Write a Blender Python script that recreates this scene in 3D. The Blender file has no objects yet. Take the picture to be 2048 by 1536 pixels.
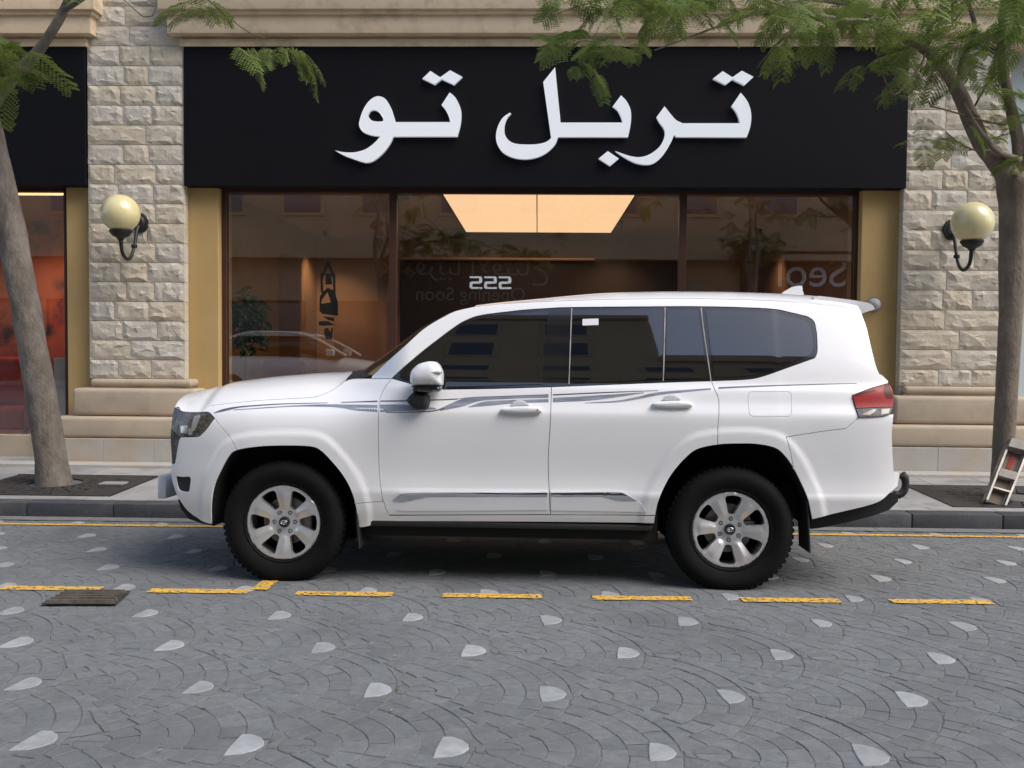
import bpy, bmesh, math, random
from mathutils import Vector, Matrix, noise
from mathutils.geometry import delaunay_2d_cdt
random.seed(7)
R = math.radians
scn = bpy.context.scene
col = scn.collection

# ------------------------------------------------------------------ camera
F_PX = 1900.0                       # focal length in pixels of a 2048 px wide picture
CAM = Vector((0, 0, 1.341))
YAW, PITCH, ROLL = 0.0265, math.atan(73 / F_PX), 0.0083
rot = Matrix.Rotation(YAW, 4, 'Z') @ Matrix.Rotation(math.pi / 2 - PITCH, 4, 'X') @ Matrix.Rotation(ROLL, 4, 'Z')
cd = bpy.data.cameras.new('camera'); cam = bpy.data.objects.new('camera', cd); col.objects.link(cam)
cam.matrix_world = Matrix.Translation(CAM) @ rot
cd.sensor_width = 36; cd.lens = 36 * F_PX / 2048; cd.clip_end = 500; cd.clip_start = 0.05
scn.camera = cam
R3 = rot.to_3x3()

# ------------------------------------------------------------------ light
SUN_EL, SUN_AZ = 50, 118            # azimuth measured clockwise from +Y
w = bpy.data.worlds.new("World"); scn.world = w; w.use_nodes = True
nt = w.node_tree; bg = nt.nodes['Background']
sk = nt.nodes.new('ShaderNodeTexSky'); sk.sky_type = 'NISHITA'; sk.sun_disc = False
sk.sun_elevation = R(SUN_EL); sk.sun_rotation = R(SUN_AZ); sk.air_density = 1.0; sk.dust_density = 2.0; sk.ozone_density = 0.5
nt.links.new(sk.outputs[0], bg.inputs[0]); bg.inputs[1].default_value = 0.15
sl = bpy.data.lights.new('sun', 'SUN'); sl.energy = 1.35; sl.angle = R(40); sl.color = (1, .945, .875)
so = bpy.data.objects.new('sun', sl); col.objects.link(so)
sd = Vector((math.sin(R(SUN_AZ)) * math.cos(R(SUN_EL)), math.cos(R(SUN_AZ)) * math.cos(R(SUN_EL)), math.sin(R(SUN_EL))))
so.rotation_euler = sd.to_track_quat('Z', 'Y').to_euler()
scn.view_settings.view_transform = 'Standard'; scn.view_settings.look = 'None'
scn.view_settings.exposure = 0.84; scn.view_settings.gamma = 1.0
scn.view_settings.use_curve_mapping = False

# ------------------------------------------------------------------ measuring helpers
def ray(px, py):
    return (R3 @ Vector((px - 1024, -(py - 768), -F_PX))).normalized()
def at_plane(px, py, p0, n):
    d = ray(px, py); t = (Vector(p0) - CAM).dot(n) / d.dot(n); return CAM + d * t
def atY(px, py, Y):                 # point of the vertical plane y=Y
    return at_plane(px, py, (0, Y, 0), Vector((0, 1, 0)))
def project(p):
    q = R3.transposed() @ (Vector(p) - CAM); return 1024 + F_PX * q.x / -q.z, 768 - F_PX * q.y / -q.z
SLOPE = 0.0284                      # road falls gently towards the kerb
NR = Vector((0, SLOPE, 1)).normalized()
def road_z(y): return -SLOPE * y if y > -1 else SLOPE + (y + 1) * SLOPE * 0.5
def onroad(px, py, h=0.0): return at_plane(px, py, NR * h, NR)
KERB_Y = 8.5
def pav_z(y): return road_z(KERB_Y) + 0.13 + 0.025 * (y - KERB_Y)
def onpav(px, py):
    n = Vector((0, -0.025, 1)).normalized(); return at_plane(px, py, (0, KERB_Y, pav_z(KERB_Y)), n)

# ------------------------------------------------------------------ object helpers
def tag(o, label=None, cat=None, group=None, kind=None):
    if label: o['label'] = label
    if cat: o['category'] = cat
    if group: o['group'] = group
    if kind: o['kind'] = kind
    return o
def empty(name, loc=(0, 0, 0), label=None, cat=None, group=None):
    o = bpy.data.objects.new(name, None); col.objects.link(o); o.location = loc
    return tag(o, label, cat, group)
def mesh(name, vs, fs, mat=None, parent=None, smooth=False, normals=None, ids=None, mats=None):
    me = bpy.data.meshes.new(name); me.from_pydata([tuple(v) for v in vs], [], fs)
    if mats:
        for m in mats: me.materials.append(m)
    elif mat: me.materials.append(mat)
    if ids: me.polygons.foreach_set('material_index', ids)
    if smooth or normals: me.polygons.foreach_set('use_smooth', [True] * len(me.polygons))
    me.update()
    if normals: me.normals_split_custom_set_from_vertices([tuple(n) for n in normals])
    o = bpy.data.objects.new(name, me); col.objects.link(o)
    if parent: o.parent = parent
    return o
def bm_obj(name, bm, mat, parent=None, smooth=False):
    bmesh.ops.recalc_face_normals(bm, faces=bm.faces[:])
    me = bpy.data.meshes.new(name); bm.to_mesh(me); bm.free(); me.materials.append(mat)
    if smooth: me.polygons.foreach_set('use_smooth', [True] * len(me.polygons))
    o = bpy.data.objects.new(name, me); col.objects.link(o)
    if parent: o.parent = parent
    return o
def smooth_by_angle(o, a=35):
    me = o.data
    me.polygons.foreach_set('use_smooth', [True] * len(me.polygons))
    me.set_sharp_from_angle(angle=R(a))
    return o
def add_box(bm, x0, x1, y0, y1, z0, z1, bev=0, seg=1, M=None):
    g = bmesh.ops.create_cube(bm, size=1)
    for v in g['verts']: v.co = Vector((x0 + (x1 - x0) * (v.co.x + .5), y0 + (y1 - y0) * (v.co.y + .5), z0 + (z1 - z0) * (v.co.z + .5)))
    vs = g['verts']
    if bev:
        es = list({e for v in vs for e in v.link_edges})
        r = bmesh.ops.bevel(bm, geom=es, offset=bev, segments=seg, affect='EDGES', profile=.5)
        vs = list({v for f in r['faces'] for v in f.verts} | {v for v in vs if v.is_valid})
    if M:
        bmesh.ops.transform(bm, matrix=M, verts=vs)
def box(name, x0, x1, y0, y1, z0, z1, mat, parent=None, bev=0, seg=1, M=None):
    bm = bmesh.new(); add_box(bm, x0, x1, y0, y1, z0, z1, bev, seg, M); o = bm_obj(name, bm, mat, parent)
    if bev and seg > 1: smooth_by_angle(o, 40)
    return o
def catmull(pts, step):
    pts = [Vector(p) for p in pts]
    if len(pts) == 2:
        n = max(1, int(round((pts[1] - pts[0]).length / step)))
        return [pts[0].lerp(pts[1], i / n) for i in range(n + 1)]
    P = [2 * pts[0] - pts[1]] + pts + [2 * pts[-1] - pts[-2]]; out = []
    for i in range(1, len(P) - 2):
        a, b, c, d = P[i - 1], P[i], P[i + 1], P[i + 2]; n = max(1, int(round((c - b).length / step)))
        for k in range(n):
            t = k / n
            out.append(.5 * ((2 * b) + (c - a) * t + (2 * a - 5 * b + 4 * c - d) * t * t + (3 * b - a - 3 * c + d) * t ** 3))
    out.append(pts[-1]); return out
def tube(name, pts, rad, mat, parent=None, n=10, smooth=True, step=None, caps=True, bumpy=0):
    if step:
        q = catmull([Vector((*p, r)) for p, r in zip(pts, rad)], step) if False else None
        P4 = [Vector((p[0], p[1], p[2], r)) for p, r in zip(pts, rad)]
        C = catmull4(P4, step); pts = [Vector(c[:3]) for c in C]; rad = [c[3] for c in C]
    pts = [Vector(p) for p in pts]; vs = []; fs = []; up = None
    for i, p in enumerate(pts):
        t = (pts[min(i + 1, len(pts) - 1)] - pts[max(i - 1, 0)]).normalized()
        if up is None: up = t.orthogonal().normalized()
        up = (up - t * up.dot(t)).normalized(); s = t.cross(up)
        for k in range(n):
            a = 2 * math.pi * k / n; r = rad[i] * (1 + bumpy * noise.noise(Vector((p.x * 7 + math.cos(a) * 1.5, p.z * 3, math.sin(a) * 1.5 + p.y))))
            vs.append(p + (up * math.cos(a) + s * math.sin(a)) * r)
    for i in range(len(pts) - 1):
        for k in range(n):
            a = i * n + k; b = i * n + (k + 1) % n; fs.append((a, b, b + n, a + n))
    if caps: fs.append(tuple(range(n))[::-1]); fs.append(tuple(range((len(pts) - 1) * n, len(pts) * n)))
    return mesh(name, vs, fs, mat, parent, smooth)
def catmull4(P, step):
    Q = [[2 * a - b for a, b in zip(P[0], P[1])]] + [list(p) for p in P] + [[2 * a - b for a, b in zip(P[-1], P[-2])]]; out = []
    for i in range(1, len(Q) - 2):
        a, b, c, d = Q[i - 1:i + 3]; L = math.dist(b[:3], c[:3]); n = max(1, int(round(L / step)))
        for k in range(n):
            t = k / n; out.append([.5 * ((2 * b[j]) + (c[j] - a[j]) * t + (2 * a[j] - 5 * b[j] + 4 * c[j] - d[j]) * t * t + (3 * b[j] - a[j] - 3 * c[j] + d[j]) * t ** 3) for j in range(4)])
    out.append(list(P[-1])); 
    for o in out: o[3] = max(o[3], .001)
    return out
def lathe(name, prof, mat, parent=None, n=48, axis='Y', c=(0, 0, 0), smooth=True, ang=35):
    vs = []; fs = []; m = len(prof)
    for k in range(n):
        a = 2 * math.pi * k / n; ca, sa = math.cos(a), math.sin(a)
        for r, h in prof:
            vs.append((c[0] + r * ca, c[1] + h, c[2] + r * sa) if axis == 'Y' else (c[0] + r * ca, c[1] + r * sa, c[2] + h))
    for k in range(n):
        for j in range(m - 1):
            a = k * m + j; b = ((k + 1) % n) * m + j; fs.append((a, a + 1, b + 1, b))
    o = mesh(name, vs, fs, mat, parent, False)
    bm = bmesh.new(); bm.from_mesh(o.data); bmesh.ops.remove_doubles(bm, verts=bm.verts[:], dist=1e-5); bmesh.ops.recalc_face_normals(bm, faces=bm.faces[:]); bm.to_mesh(o.data); bm.free()
    return smooth_by_angle(o, ang)

def pip(pts, poly):
    import numpy as np
    P = np.array(pts); x, y = P[:, 0], P[:, 1]; ins = np.zeros(len(P), bool); n = len(poly); j = n - 1
    for i in range(n):
        xi, yi = poly[i]; xj, yj = poly[j]
        c = ((yi > y) != (yj > y)) & (x < (xj - xi) * (y - yi) / ((yj - yi) if yj != yi else 1e-12) + xi); ins ^= c; j = i
    return ins
def clean(poly, eps=1e-4):
    out = []
    for p in poly:
        p = Vector((p[0], p[1]))
        if not out or (p - out[-1]).length > eps: out.append(p)
    while len(out) > 2 and (out[0] - out[-1]).length < eps: out.pop()
    return out
def area(poly):
    return .5 * sum(poly[i][0] * poly[(i + 1) % len(poly)][1] - poly[(i + 1) % len(poly)][0] * poly[i][1] for i in range(len(poly)))
def inset(poly, d):                 # shrink a polygon by d (positive = inwards)
    if area(poly) < 0: poly = poly[::-1]
    n = len(poly); out = []
    for i in range(n):
        a, b, c = poly[i - 1], poly[i], poly[(i + 1) % n]
        e1 = (b - a).normalized(); e2 = (c - b).normalized(); n1 = Vector((-e1.y, e1.x)); n2 = Vector((-e2.y, e2.x))
        m = (n1 + n2)
        if m.length < 1e-3: m = n1
        m.normalize(); s = d / max(.5, m.dot(n1)); out.append(b + m * s)
    return out
def tri2d(outer, holes=(), grid=None):
    """triangulate a polygon with holes, optional interior grid; returns verts2d, tris"""
    V = [Vector(p) for p in outer]; E = [(i, (i + 1) % len(outer)) for i in range(len(outer))]
    for h in holes:
        b = len(V); V += [Vector(p) for p in h]; E += [(b + i, b + (i + 1) % len(h)) for i in range(len(h))]
    if grid:
        import numpy as np
        xs = [p[0] for p in outer]; ys = [p[1] for p in outer]; G = []
        r = 0; y = min(ys) + grid * .5
        while y < max(ys):
            x = min(xs) + (grid * .5 if r % 2 else grid)
            while x < max(xs): G.append((x, y)); x += grid
            y += grid * .87; r += 1
        if G:
            ins = pip(G, outer)
            for h in holes: ins &= ~pip(G, h)
            B = np.array([tuple(p) for p in V]); Gn = np.array(G)[ins]
            if len(Gn):
                keep = []
                for g in Gn:
                    if ((B - g) ** 2).sum(1).min() > (grid * .45) ** 2: keep.append(g)
                V += [Vector((float(a), float(b))) for a, b in keep]
    r = delaunay_2d_cdt(V, E, [], 0, 1e-6, True)
    v2, tris = r[0], [t for t in r[2]]
    cen = [((v2[t[0]].x + v2[t[1]].x + v2[t[2]].x) / 3, (v2[t[0]].y + v2[t[1]].y + v2[t[2]].y) / 3) for t in tris]
    ins = pip(cen, outer)
    for h in holes: ins &= ~pip(cen, h)
    tris = [t for t, k in zip(tris, ins) if k]
    # orient counter clockwise
    T = []
    for t in tris:
        a, b, c = (v2[i] for i in t)
        T.append(tuple(t) if (b - a).cross(c - a) > 0 else (t[0], t[2], t[1]))
    return v2, T
def prism(name, outer, holes, fn, depth, mat, parent=None):
    """extrude a 2d polygon; fn(x,y,d) -> 3d point, d from 0 (front) to depth"""
    v2, T = tri2d(outer, holes); n = len(v2)
    vs = [fn(p.x, p.y, 0) for p in v2] + [fn(p.x, p.y, depth) for p in v2]
    fs = [t for t in T] + [(t[0] + n, t[2] + n, t[1] + n) for t in T]
    for loop in [outer] + list(holes):
        b = len(vs); m = len(loop)
        vs += [fn(p[0], p[1], 0) for p in loop] + [fn(p[0], p[1], depth) for p in loop]
        fs += [(b + i, b + (i + 1) % m, b + m + (i + 1) % m, b + m + i) for i in range(m)]
    o = mesh(name, vs, fs, mat, parent)
    bm = bmesh.new(); bm.from_mesh(o.data); bmesh.ops.remove_doubles(bm, verts=bm.verts[:], dist=1e-5); bmesh.ops.recalc_face_normals(bm, faces=bm.faces[:]); bm.to_mesh(o.data); bm.free()
    return o

# ------------------------------------------------------------------ materials
def mat(name, base, rough=.6, var=None, scale=6, bump=0, bscale=40, metal=0, coat=0, coat_r=.03, emit=None, es=0, spec=.5,
        rnd=0, ior=1.5, stretch=None, tint=False, stain=None, sscale=1.5):
    m = bpy.data.materials.new(name); m.use_nodes = True; t = m.node_tree; b = t.nodes['Principled BSDF']
    b.inputs['Base Color'].default_value = (*base, 1); b.inputs['Roughness'].default_value = rough
    b.inputs['Metallic'].default_value = metal; b.inputs['Coat Weight'].default_value = coat; b.inputs['Coat Roughness'].default_value = coat_r
    b.inputs['Specular IOR Level'].default_value = spec; b.inputs['IOR'].default_value = ior
    if emit: b.inputs['Emission Color'].default_value = (*emit, 1); b.inputs['Emission Strength'].default_value = es
    tc = t.nodes.new('ShaderNodeTexCoord'); src = tc.outputs['Object']
    if stretch:
        mp = t.nodes.new('ShaderNodeMapping'); mp.inputs['Scale'].default_value = stretch; t.links.new(src, mp.inputs[0]); src = mp.outputs[0]
    colr = None
    def rgb(c):
        n = t.nodes.new('ShaderNodeRGB'); n.outputs[0].default_value = (*c, 1); return n.outputs[0]
    def mix(fac, a, bb, mode='MIX'):
        n = t.nodes.new('ShaderNodeMix'); n.data_type = 'RGBA'; n.blend_type = mode
        if isinstance(fac, float): n.inputs[0].default_value = fac
        else: t.links.new(fac, n.inputs[0])
        t.links.new(a, n.inputs[6]); t.links.new(bb, n.inputs[7]); return n.outputs[2]
    def nz(s, det=6, lo=.35, hi=.65):
        n = t.nodes.new('ShaderNodeTexNoise'); n.inputs['Scale'].default_value = s; n.inputs['Detail'].default_value = det; n.inputs['Roughness'].default_value = .6
        t.links.new(src, n.inputs['Vector']); r = t.nodes.new('ShaderNodeMapRange'); r.inputs[1].default_value = lo; r.inputs[2].default_value = hi
        t.links.new(n.outputs['Fac'], r.inputs[0]); return r.outputs[0]
    if var: colr = mix(nz(scale), rgb(base), rgb(var))
    if stain: colr = mix(nz(sscale, 4, .5, .72), colr or rgb(base), rgb(stain))
    if rnd:
        oi = t.nodes.new('ShaderNodeObjectInfo'); h = t.nodes.new('ShaderNodeHueSaturation')
        r = t.nodes.new('ShaderNodeMapRange'); r.inputs[3].default_value = 1 - rnd; r.inputs[4].default_value = 1 + rnd
        t.links.new(oi.outputs['Random'], r.inputs[0]); t.links.new(r.outputs[0], h.inputs['Value'])
        w2 = t.nodes.new('ShaderNodeTexWhiteNoise'); w2.noise_dimensions = '1D'; t.links.new(oi.outputs['Random'], w2.inputs['W'])
        r2 = t.nodes.new('ShaderNodeMapRange'); r2.inputs[3].default_value = .72; r2.inputs[4].default_value = 1.22; t.links.new(w2.outputs[0], r2.inputs[0]); t.links.new(r2.outputs[0], h.inputs['Saturation'])
        t.links.new(colr or rgb(base), h.inputs['Color']); colr = h.outputs[0]
    if tint:
        a = t.nodes.new('ShaderNodeAttribute'); a.attribute_name = 'tint'; colr = mix(1.0, colr or rgb(base), a.outputs['Color'], 'MULTIPLY')
    if colr: t.links.new(colr, b.inputs['Base Color'])
    if bump:
        n = t.nodes.new('ShaderNodeTexNoise'); n.inputs['Scale'].default_value = bscale; n.inputs['Detail'].default_value = 8; n.inputs['Roughness'].default_value = .65
        t.links.new(src, n.inputs['Vector']); bp = t.nodes.new('ShaderNodeBump'); bp.inputs['Strength'].default_value = 1; bp.inputs['Distance'].default_value = bump
        t.links.new(n.outputs['Fac'], bp.inputs['Height']); t.links.new(bp.outputs[0], b.inputs['Normal'])
    m['bsdf'] = b.name
    return m
def glass_mat(name, fac, tintc):
    m = bpy.data.materials.new(name); m.use_nodes = True; t = m.node_tree; t.nodes.clear()
    o = t.nodes.new('ShaderNodeOutputMaterial'); mx = t.nodes.new('ShaderNodeMixShader'); tr = t.nodes.new('ShaderNodeBsdfTransparent'); gl = t.nodes.new('ShaderNodeBsdfGlossy')
    tr.inputs[0].default_value = (*tintc, 1); gl.inputs['Roughness'].default_value = 0.004; gl.inputs[0].default_value = (1, 1, 1, 1)
    lw = t.nodes.new('ShaderNodeLayerWeight'); lw.inputs[0].default_value = .12
    ma = t.nodes.new('ShaderNodeMath'); ma.operation = 'MULTIPLY_ADD'; ma.inputs[1].default_value = .8; ma.inputs[2].default_value = fac
    t.links.new(lw.outputs['Facing'], ma.inputs[0]); t.links.new(ma.outputs[0], mx.inputs[0]); t.links.new(tr.outputs[0], mx.inputs[1]); t.links.new(gl.outputs[0], mx.inputs[2]); t.links.new(mx.outputs[0], o.inputs[0])
    return m
M = {}
M['paint'] = mat('white_car_paint', (.82, .825, .835), .38, var=(.795, .80, .812), scale=1.2, coat=.9, coat_r=.04)
M['blackgloss'] = mat('gloss_black_trim', (.008, .008, .009), .12, coat=1)
M['rubber'] = mat('tyre_rubber', (.0035, .0035, .004), .8, spec=.2, var=(.006, .006, .006), scale=9, bump=.001, bscale=60)
M['plastic'] = mat('matt_black_plastic', (.012, .012, .013), .6, bump=.0004, bscale=220)
M['under'] = mat('underbody_black', (.006, .006, .006), .85)
M['carglass'] = mat('tinted_car_glass', (.004, .004, .005), .02, spec=.8, ior=1.62, coat=.4, coat_r=0.01)
M['alloy'] = mat('silver_alloy', (.66, .66, .67), .30, metal=.65, coat=.6)
M['chrome'] = mat('chrome', (.85, .86, .88), .07, metal=1)
M['skychrome'] = mat('sky_tinted_chrome_bar', (.72, .78, .86), .38, metal=.45, coat=.5); M['steel'] = mat('dull_steel', (.25, .25, .25), .45, metal=.8, var=(.16, .13, .11), scale=20)  # plate bar: pale blue puts the reflected sky into the chrome's colour
M['lampdark'] = mat('headlight_inside', (.03, .027, .024), .15, var=(.16, .14, .12), scale=14, coat=1)
M['lampclear'] = mat('lamp_reflector', (.65, .64, .62), .12, metal=.7, coat=1)
M['litter'] = mat('dry_leaflet', (.30, .26, .15), .8, var=(.12, .09, .05), scale=30); M['red'] = mat('tail_light_red', (.30, .005, .004), .38, var=(.28, .004, .004), scale=9, spec=.35)
M['tlbase'] = mat('tail_light_smoked', (.06, .06, .07), .4, var=(.14, .14, .15), scale=25, spec=.3); M['darkred'] = mat('tail_light_dark_red', (.06, .005, .005), .4, spec=.3)
M['decal'] = mat('grey_stripe', (.17, .19, .25), .3, var=(.30, .33, .39), scale=7, coat=.8, stretch=(1, 1, 6))
M['decal2'] = mat('dark_grey_stripe', (.07, .07, .11), .3, var=(.13, .13, .17), scale=12, coat=.8)
M['white'] = mat('white_label', (.7, .7, .72), .5)
M['cobble'] = mat('grey_cobble', (.126, .134, .136), .88, var=(.166, .174, .177), scale=26, bump=.0034, bscale=95, tint=True, stain=(.108, .113, .116), sscale=1.1)
M['cobble1'] = mat('grey_cobble_single', (.126, .134, .136), .88, var=(.166, .174, .177), scale=26, bump=.0034, bscale=95, stain=(.108, .113, .116), sscale=1.1, rnd=.10)
M['joint'] = mat('sandy_joints', (.118, .122, .122), .95, var=(.18, .182, .178), scale=30, bump=.004, bscale=160)
M['farroad'] = mat('far_cobble_road', (.15, .155, .165), .85, var=(.10, .10, .105), scale=9, bump=.006, bscale=14)
M['drop'] = mat('pale_drop_stone', (.34, .35, .355), .75, var=(.27, .28, .285), scale=18, bump=.002, bscale=90, rnd=.12, stain=(.25, .25, .25), sscale=7)
M['yellow'] = mat('yellow_road_paint', (.80, .45, .04), .6, var=(.70, .42, .10), scale=7, bump=.002, bscale=60, stain=(.42, .32, .16), sscale=14)
M['kerb'] = mat('dark_granite_kerb', (.042, .045, .052), .7, var=(.06, .063, .07), scale=30, bump=.002, bscale=120, rnd=.08, stain=(.085, .085, .088), sscale=3)
M['gutter'] = mat('pale_concrete_gutter', (.20, .20, .19), .85, var=(.15, .15, .15), scale=9, bump=.002, bscale=80)
M['slab'] = mat('pavement_slab', (.29, .285, .275), .75, var=(.33, .325, .31), scale=6, bump=.0015, bscale=90, rnd=.05, stain=(.17, .17, .165), sscale=2)
M['slabjoint'] = mat('slab_joint', (.12, .12, .115), .9)
M['iron'] = mat('dark_cast_iron', (.024, .024, .025), .6, var=(.06, .055, .05), scale=12, bump=.002, bscale=90, metal=.3)
M['ribs'] = mat('worn_rust_grey_iron', (.15, .135, .115), .6, var=(.08, .065, .05), scale=16); M['hole'] = mat('dark_hole', (.006, .006, .006), .9)
M['soil'] = mat('tree_pit_soil', (.05, .04, .03), .95, bump=.01, bscale=40)
M['stone'] = mat('rock_faced_limestone', (.585, .525, .425), .85, var=(.51, .45, .36), scale=7, bump=.008, bscale=34, rnd=.05, stain=(.46, .40, .31), sscale=5)
M['mortar'] = mat('pier_mortar', (.42, .38, .32), .95, bump=.004, bscale=60)
M['sand'] = mat('smooth_sandstone', (.70, .555, .38), .8, var=(.65, .51, .35), scale=3, bump=.0012, bscale=90, stain=(.46, .36, .24), sscale=4)
M['plinth'] = mat('plinth_sandstone', (.47, .385, .285), .8, var=(.42, .345, .255), scale=4, bump=.0015, bscale=80, stain=(.37, .30, .23), sscale=3)
M['greystone'] = mat('pale_grey_stone', (.43, .41, .375), .75, var=(.39, .365, .33), scale=4, bump=.0012, bscale=80, stain=(.42, .33, .23), sscale=2.2)
M['ochre'] = mat('ochre_render', (.49, .335, .14), .85, var=(.46, .31, .125), scale=3, bump=.0008, bscale=120)
M['brown'] = mat('dark_brown_frame', (.045, .018, .012), .45, var=(.06, .022, .014), scale=6)
M['signblack'] = mat('black_sign_panel', (.006, .006, .008), .6, var=(.007, .007, .009), scale=2, spec=.12)
M['letter'] = mat('white_acrylic_letter', (.86, .88, .90), .35, coat=.3, emit=(.85, .92, 1), es=.10)
M['palewall'] = mat('pale_green_grey_render', (.46, .53, .54), .7, var=(.50, .56, .57), scale=1.5)
M['iblack'] = mat('black_wrought_iron', (.010, .010, .010), .5, bump=.001, bscale=50)
M['globe'] = mat('yellowed_globe', (.72, .64, .35), .3, var=(.67, .58, .30), scale=6, coat=.8, coat_r=.1)
M['bark'] = mat('grey_brown_bark', (.185, .16, .135), .92, var=(.11, .092, .075), scale=9, bump=.022, bscale=30, stretch=(1, 1, .5), stain=(.24, .215, .19), sscale=5)
M['barkd'] = mat('brown_bark', (.25, .20, .155), .92, var=(.15, .12, .092), scale=9, bump=.022, bscale=30, stretch=(1, 1, .5), stain=(.17, .14, .11), sscale=5)
M['twig'] = mat('green_brown_twig', (.13, .10, .055), .8)
M['inwall'] = mat('warm_brown_interior_wall', (.36, .21, .12), .7, var=(.30, .17, .09), scale=1.5)
M['indark'] = mat('dark_interior_panel', (.03, .018, .013), .6)
M['inceil'] = mat('brown_ceiling', (.50, .33, .22), .8)
M['infloor'] = mat('brown_floor', (.28, .17, .10), .4)
M['panel_light'] = mat('warm_ceiling_light', (.8, .6, .4), .5, emit=(1.0, .64, .36), es=.74)
M['strip_light'] = mat('warm_strip_light', (.8, .5, .3), .5, emit=(1.0, .42, .17), es=2.2)
M['redthing'] = mat('red_fabric', (.30, .02, .012), .8, var=(.2, .01, .01), scale=4)
M['pot'] = mat('dark_pot', (.05, .04, .035), .6)
M['shopglass'] = glass_mat('shop_window_glass', .105, (.93, .92, .90))
M['opp'] = mat('sandy_orange_facade', (.56, .41, .25), .85, var=(.50, .36, .21), scale=.7)
M['oppdark'] = mat('dark_far_sign', (.012, .012, .016), .5)
M['oppglass'] = mat('far_window_glass', (.03, .045, .07), .08, spec=.8)
M['silver'] = mat('silver_car_paint', (.80, .80, .74), .4, metal=.0, coat=1)
M['alu'] = mat('ladder_aluminium', (.24, .22, .20), .5, metal=.5, var=(.38, .36, .33), scale=12)
M['tape'] = mat('brown_board', (.10, .075, .055), .7, var=(.14, .10, .07), scale=9)
M['greyp'] = mat('pale_grey_plastic', (.45, .45, .43), .5)
M['laddertread'] = mat('worn_grey_tread', (.30, .28, .25), .7, var=(.24, .22, .19), scale=10)
def worn(m, thr=.565, sc=44):
    t = m.node_tree; o = t.nodes['Material Output']; b = t.nodes['Principled BSDF']; tc = t.nodes.new('ShaderNodeTexCoord')
    n = t.nodes.new('ShaderNodeTexNoise'); n.inputs['Scale'].default_value = sc; n.inputs['Detail'].default_value = 5; t.links.new(tc.outputs['Object'], n.inputs['Vector'])
    r = t.nodes.new('ShaderNodeMapRange'); r.inputs[1].default_value = thr; r.inputs[2].default_value = thr + .03; t.links.new(n.outputs['Fac'], r.inputs[0])
    tr = t.nodes.new('ShaderNodeBsdfTransparent'); mx = t.nodes.new('ShaderNodeMixShader'); t.links.new(r.outputs[0], mx.inputs[0]); t.links.new(b.outputs[0], mx.inputs[1]); t.links.new(tr.outputs[0], mx.inputs[2]); t.links.new(mx.outputs[0], o.inputs[0])
worn(M['yellow'])
def leaf_mat(name, c, c2):
    m = bpy.data.materials.new(name); m.use_nodes = True; t = m.node_tree; b = t.nodes['Principled BSDF']
    b.inputs['Roughness'].default_value = .5
    oi = t.nodes.new('ShaderNodeObjectInfo'); tc = t.nodes.new('ShaderNodeTexCoord'); n = t.nodes.new('ShaderNodeTexNoise'); n.inputs['Scale'].default_value = 14
    t.links.new(tc.outputs['Object'], n.inputs['Vector'])
    ad = t.nodes.new('ShaderNodeMath'); ad.operation = 'MULTIPLY_ADD'; ad.inputs[1].default_value = .5; t.links.new(oi.outputs['Random'], ad.inputs[0]); 
    mu = t.nodes.new('ShaderNodeMath'); mu.operation = 'MULTIPLY'; mu.inputs[1].default_value = .6; t.links.new(n.outputs['Fac'], mu.inputs[0]); t.links.new(mu.outputs[0], ad.inputs[2])
    mx = t.nodes.new('ShaderNodeMix'); mx.data_type = 'RGBA'; mx.inputs[6].default_value = (*c, 1); mx.inputs[7].default_value = (*c2, 1)
    t.links.new(ad.outputs[0], mx.inputs[0]); t.links.new(mx.outputs[2], b.inputs['Base Color'])
    tr = t.nodes.new('ShaderNodeBsdfTranslucent'); t.links.new(mx.outputs[2], tr.inputs[0]); ms = t.nodes.new('ShaderNodeMixShader'); ms.inputs[0].default_value = .35
    t.links.new(b.outputs[0], ms.inputs[1]); t.links.new(tr.outputs[0], ms.inputs[2]); t.links.new(ms.outputs[0], t.nodes['Material Output'].inputs[0])
    return m
M['leaf'] = leaf_mat('feathery_leaf', (.06, .14, .028), (.24, .28, .06))
M['leafd'] = leaf_mat('dark_plant_leaf', (.025, .075, .025), (.06, .13, .03))

#@@ROAD
# ================================================================== GROUND
def sheet(name, pts, m, kind='structure', parent=None):
    o = mesh(name, pts, [tuple(range(len(pts)))], m, parent); 
    if kind: o['kind'] = kind
    return o
GAPZ = .0036
road = mesh('road', [(-80, -9, road_z(-9) - GAPZ), (80, -9, road_z(-9) - GAPZ), (80, -1, road_z(-1) - GAPZ), (-80, -1, road_z(-1) - GAPZ),
                     (-80, 8.38, road_z(8.38) - GAPZ), (80, 8.38, road_z(8.38) - GAPZ)], [(0, 1, 2, 3), (3, 2, 5, 4)], M['joint'])
road['kind'] = 'structure'
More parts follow.
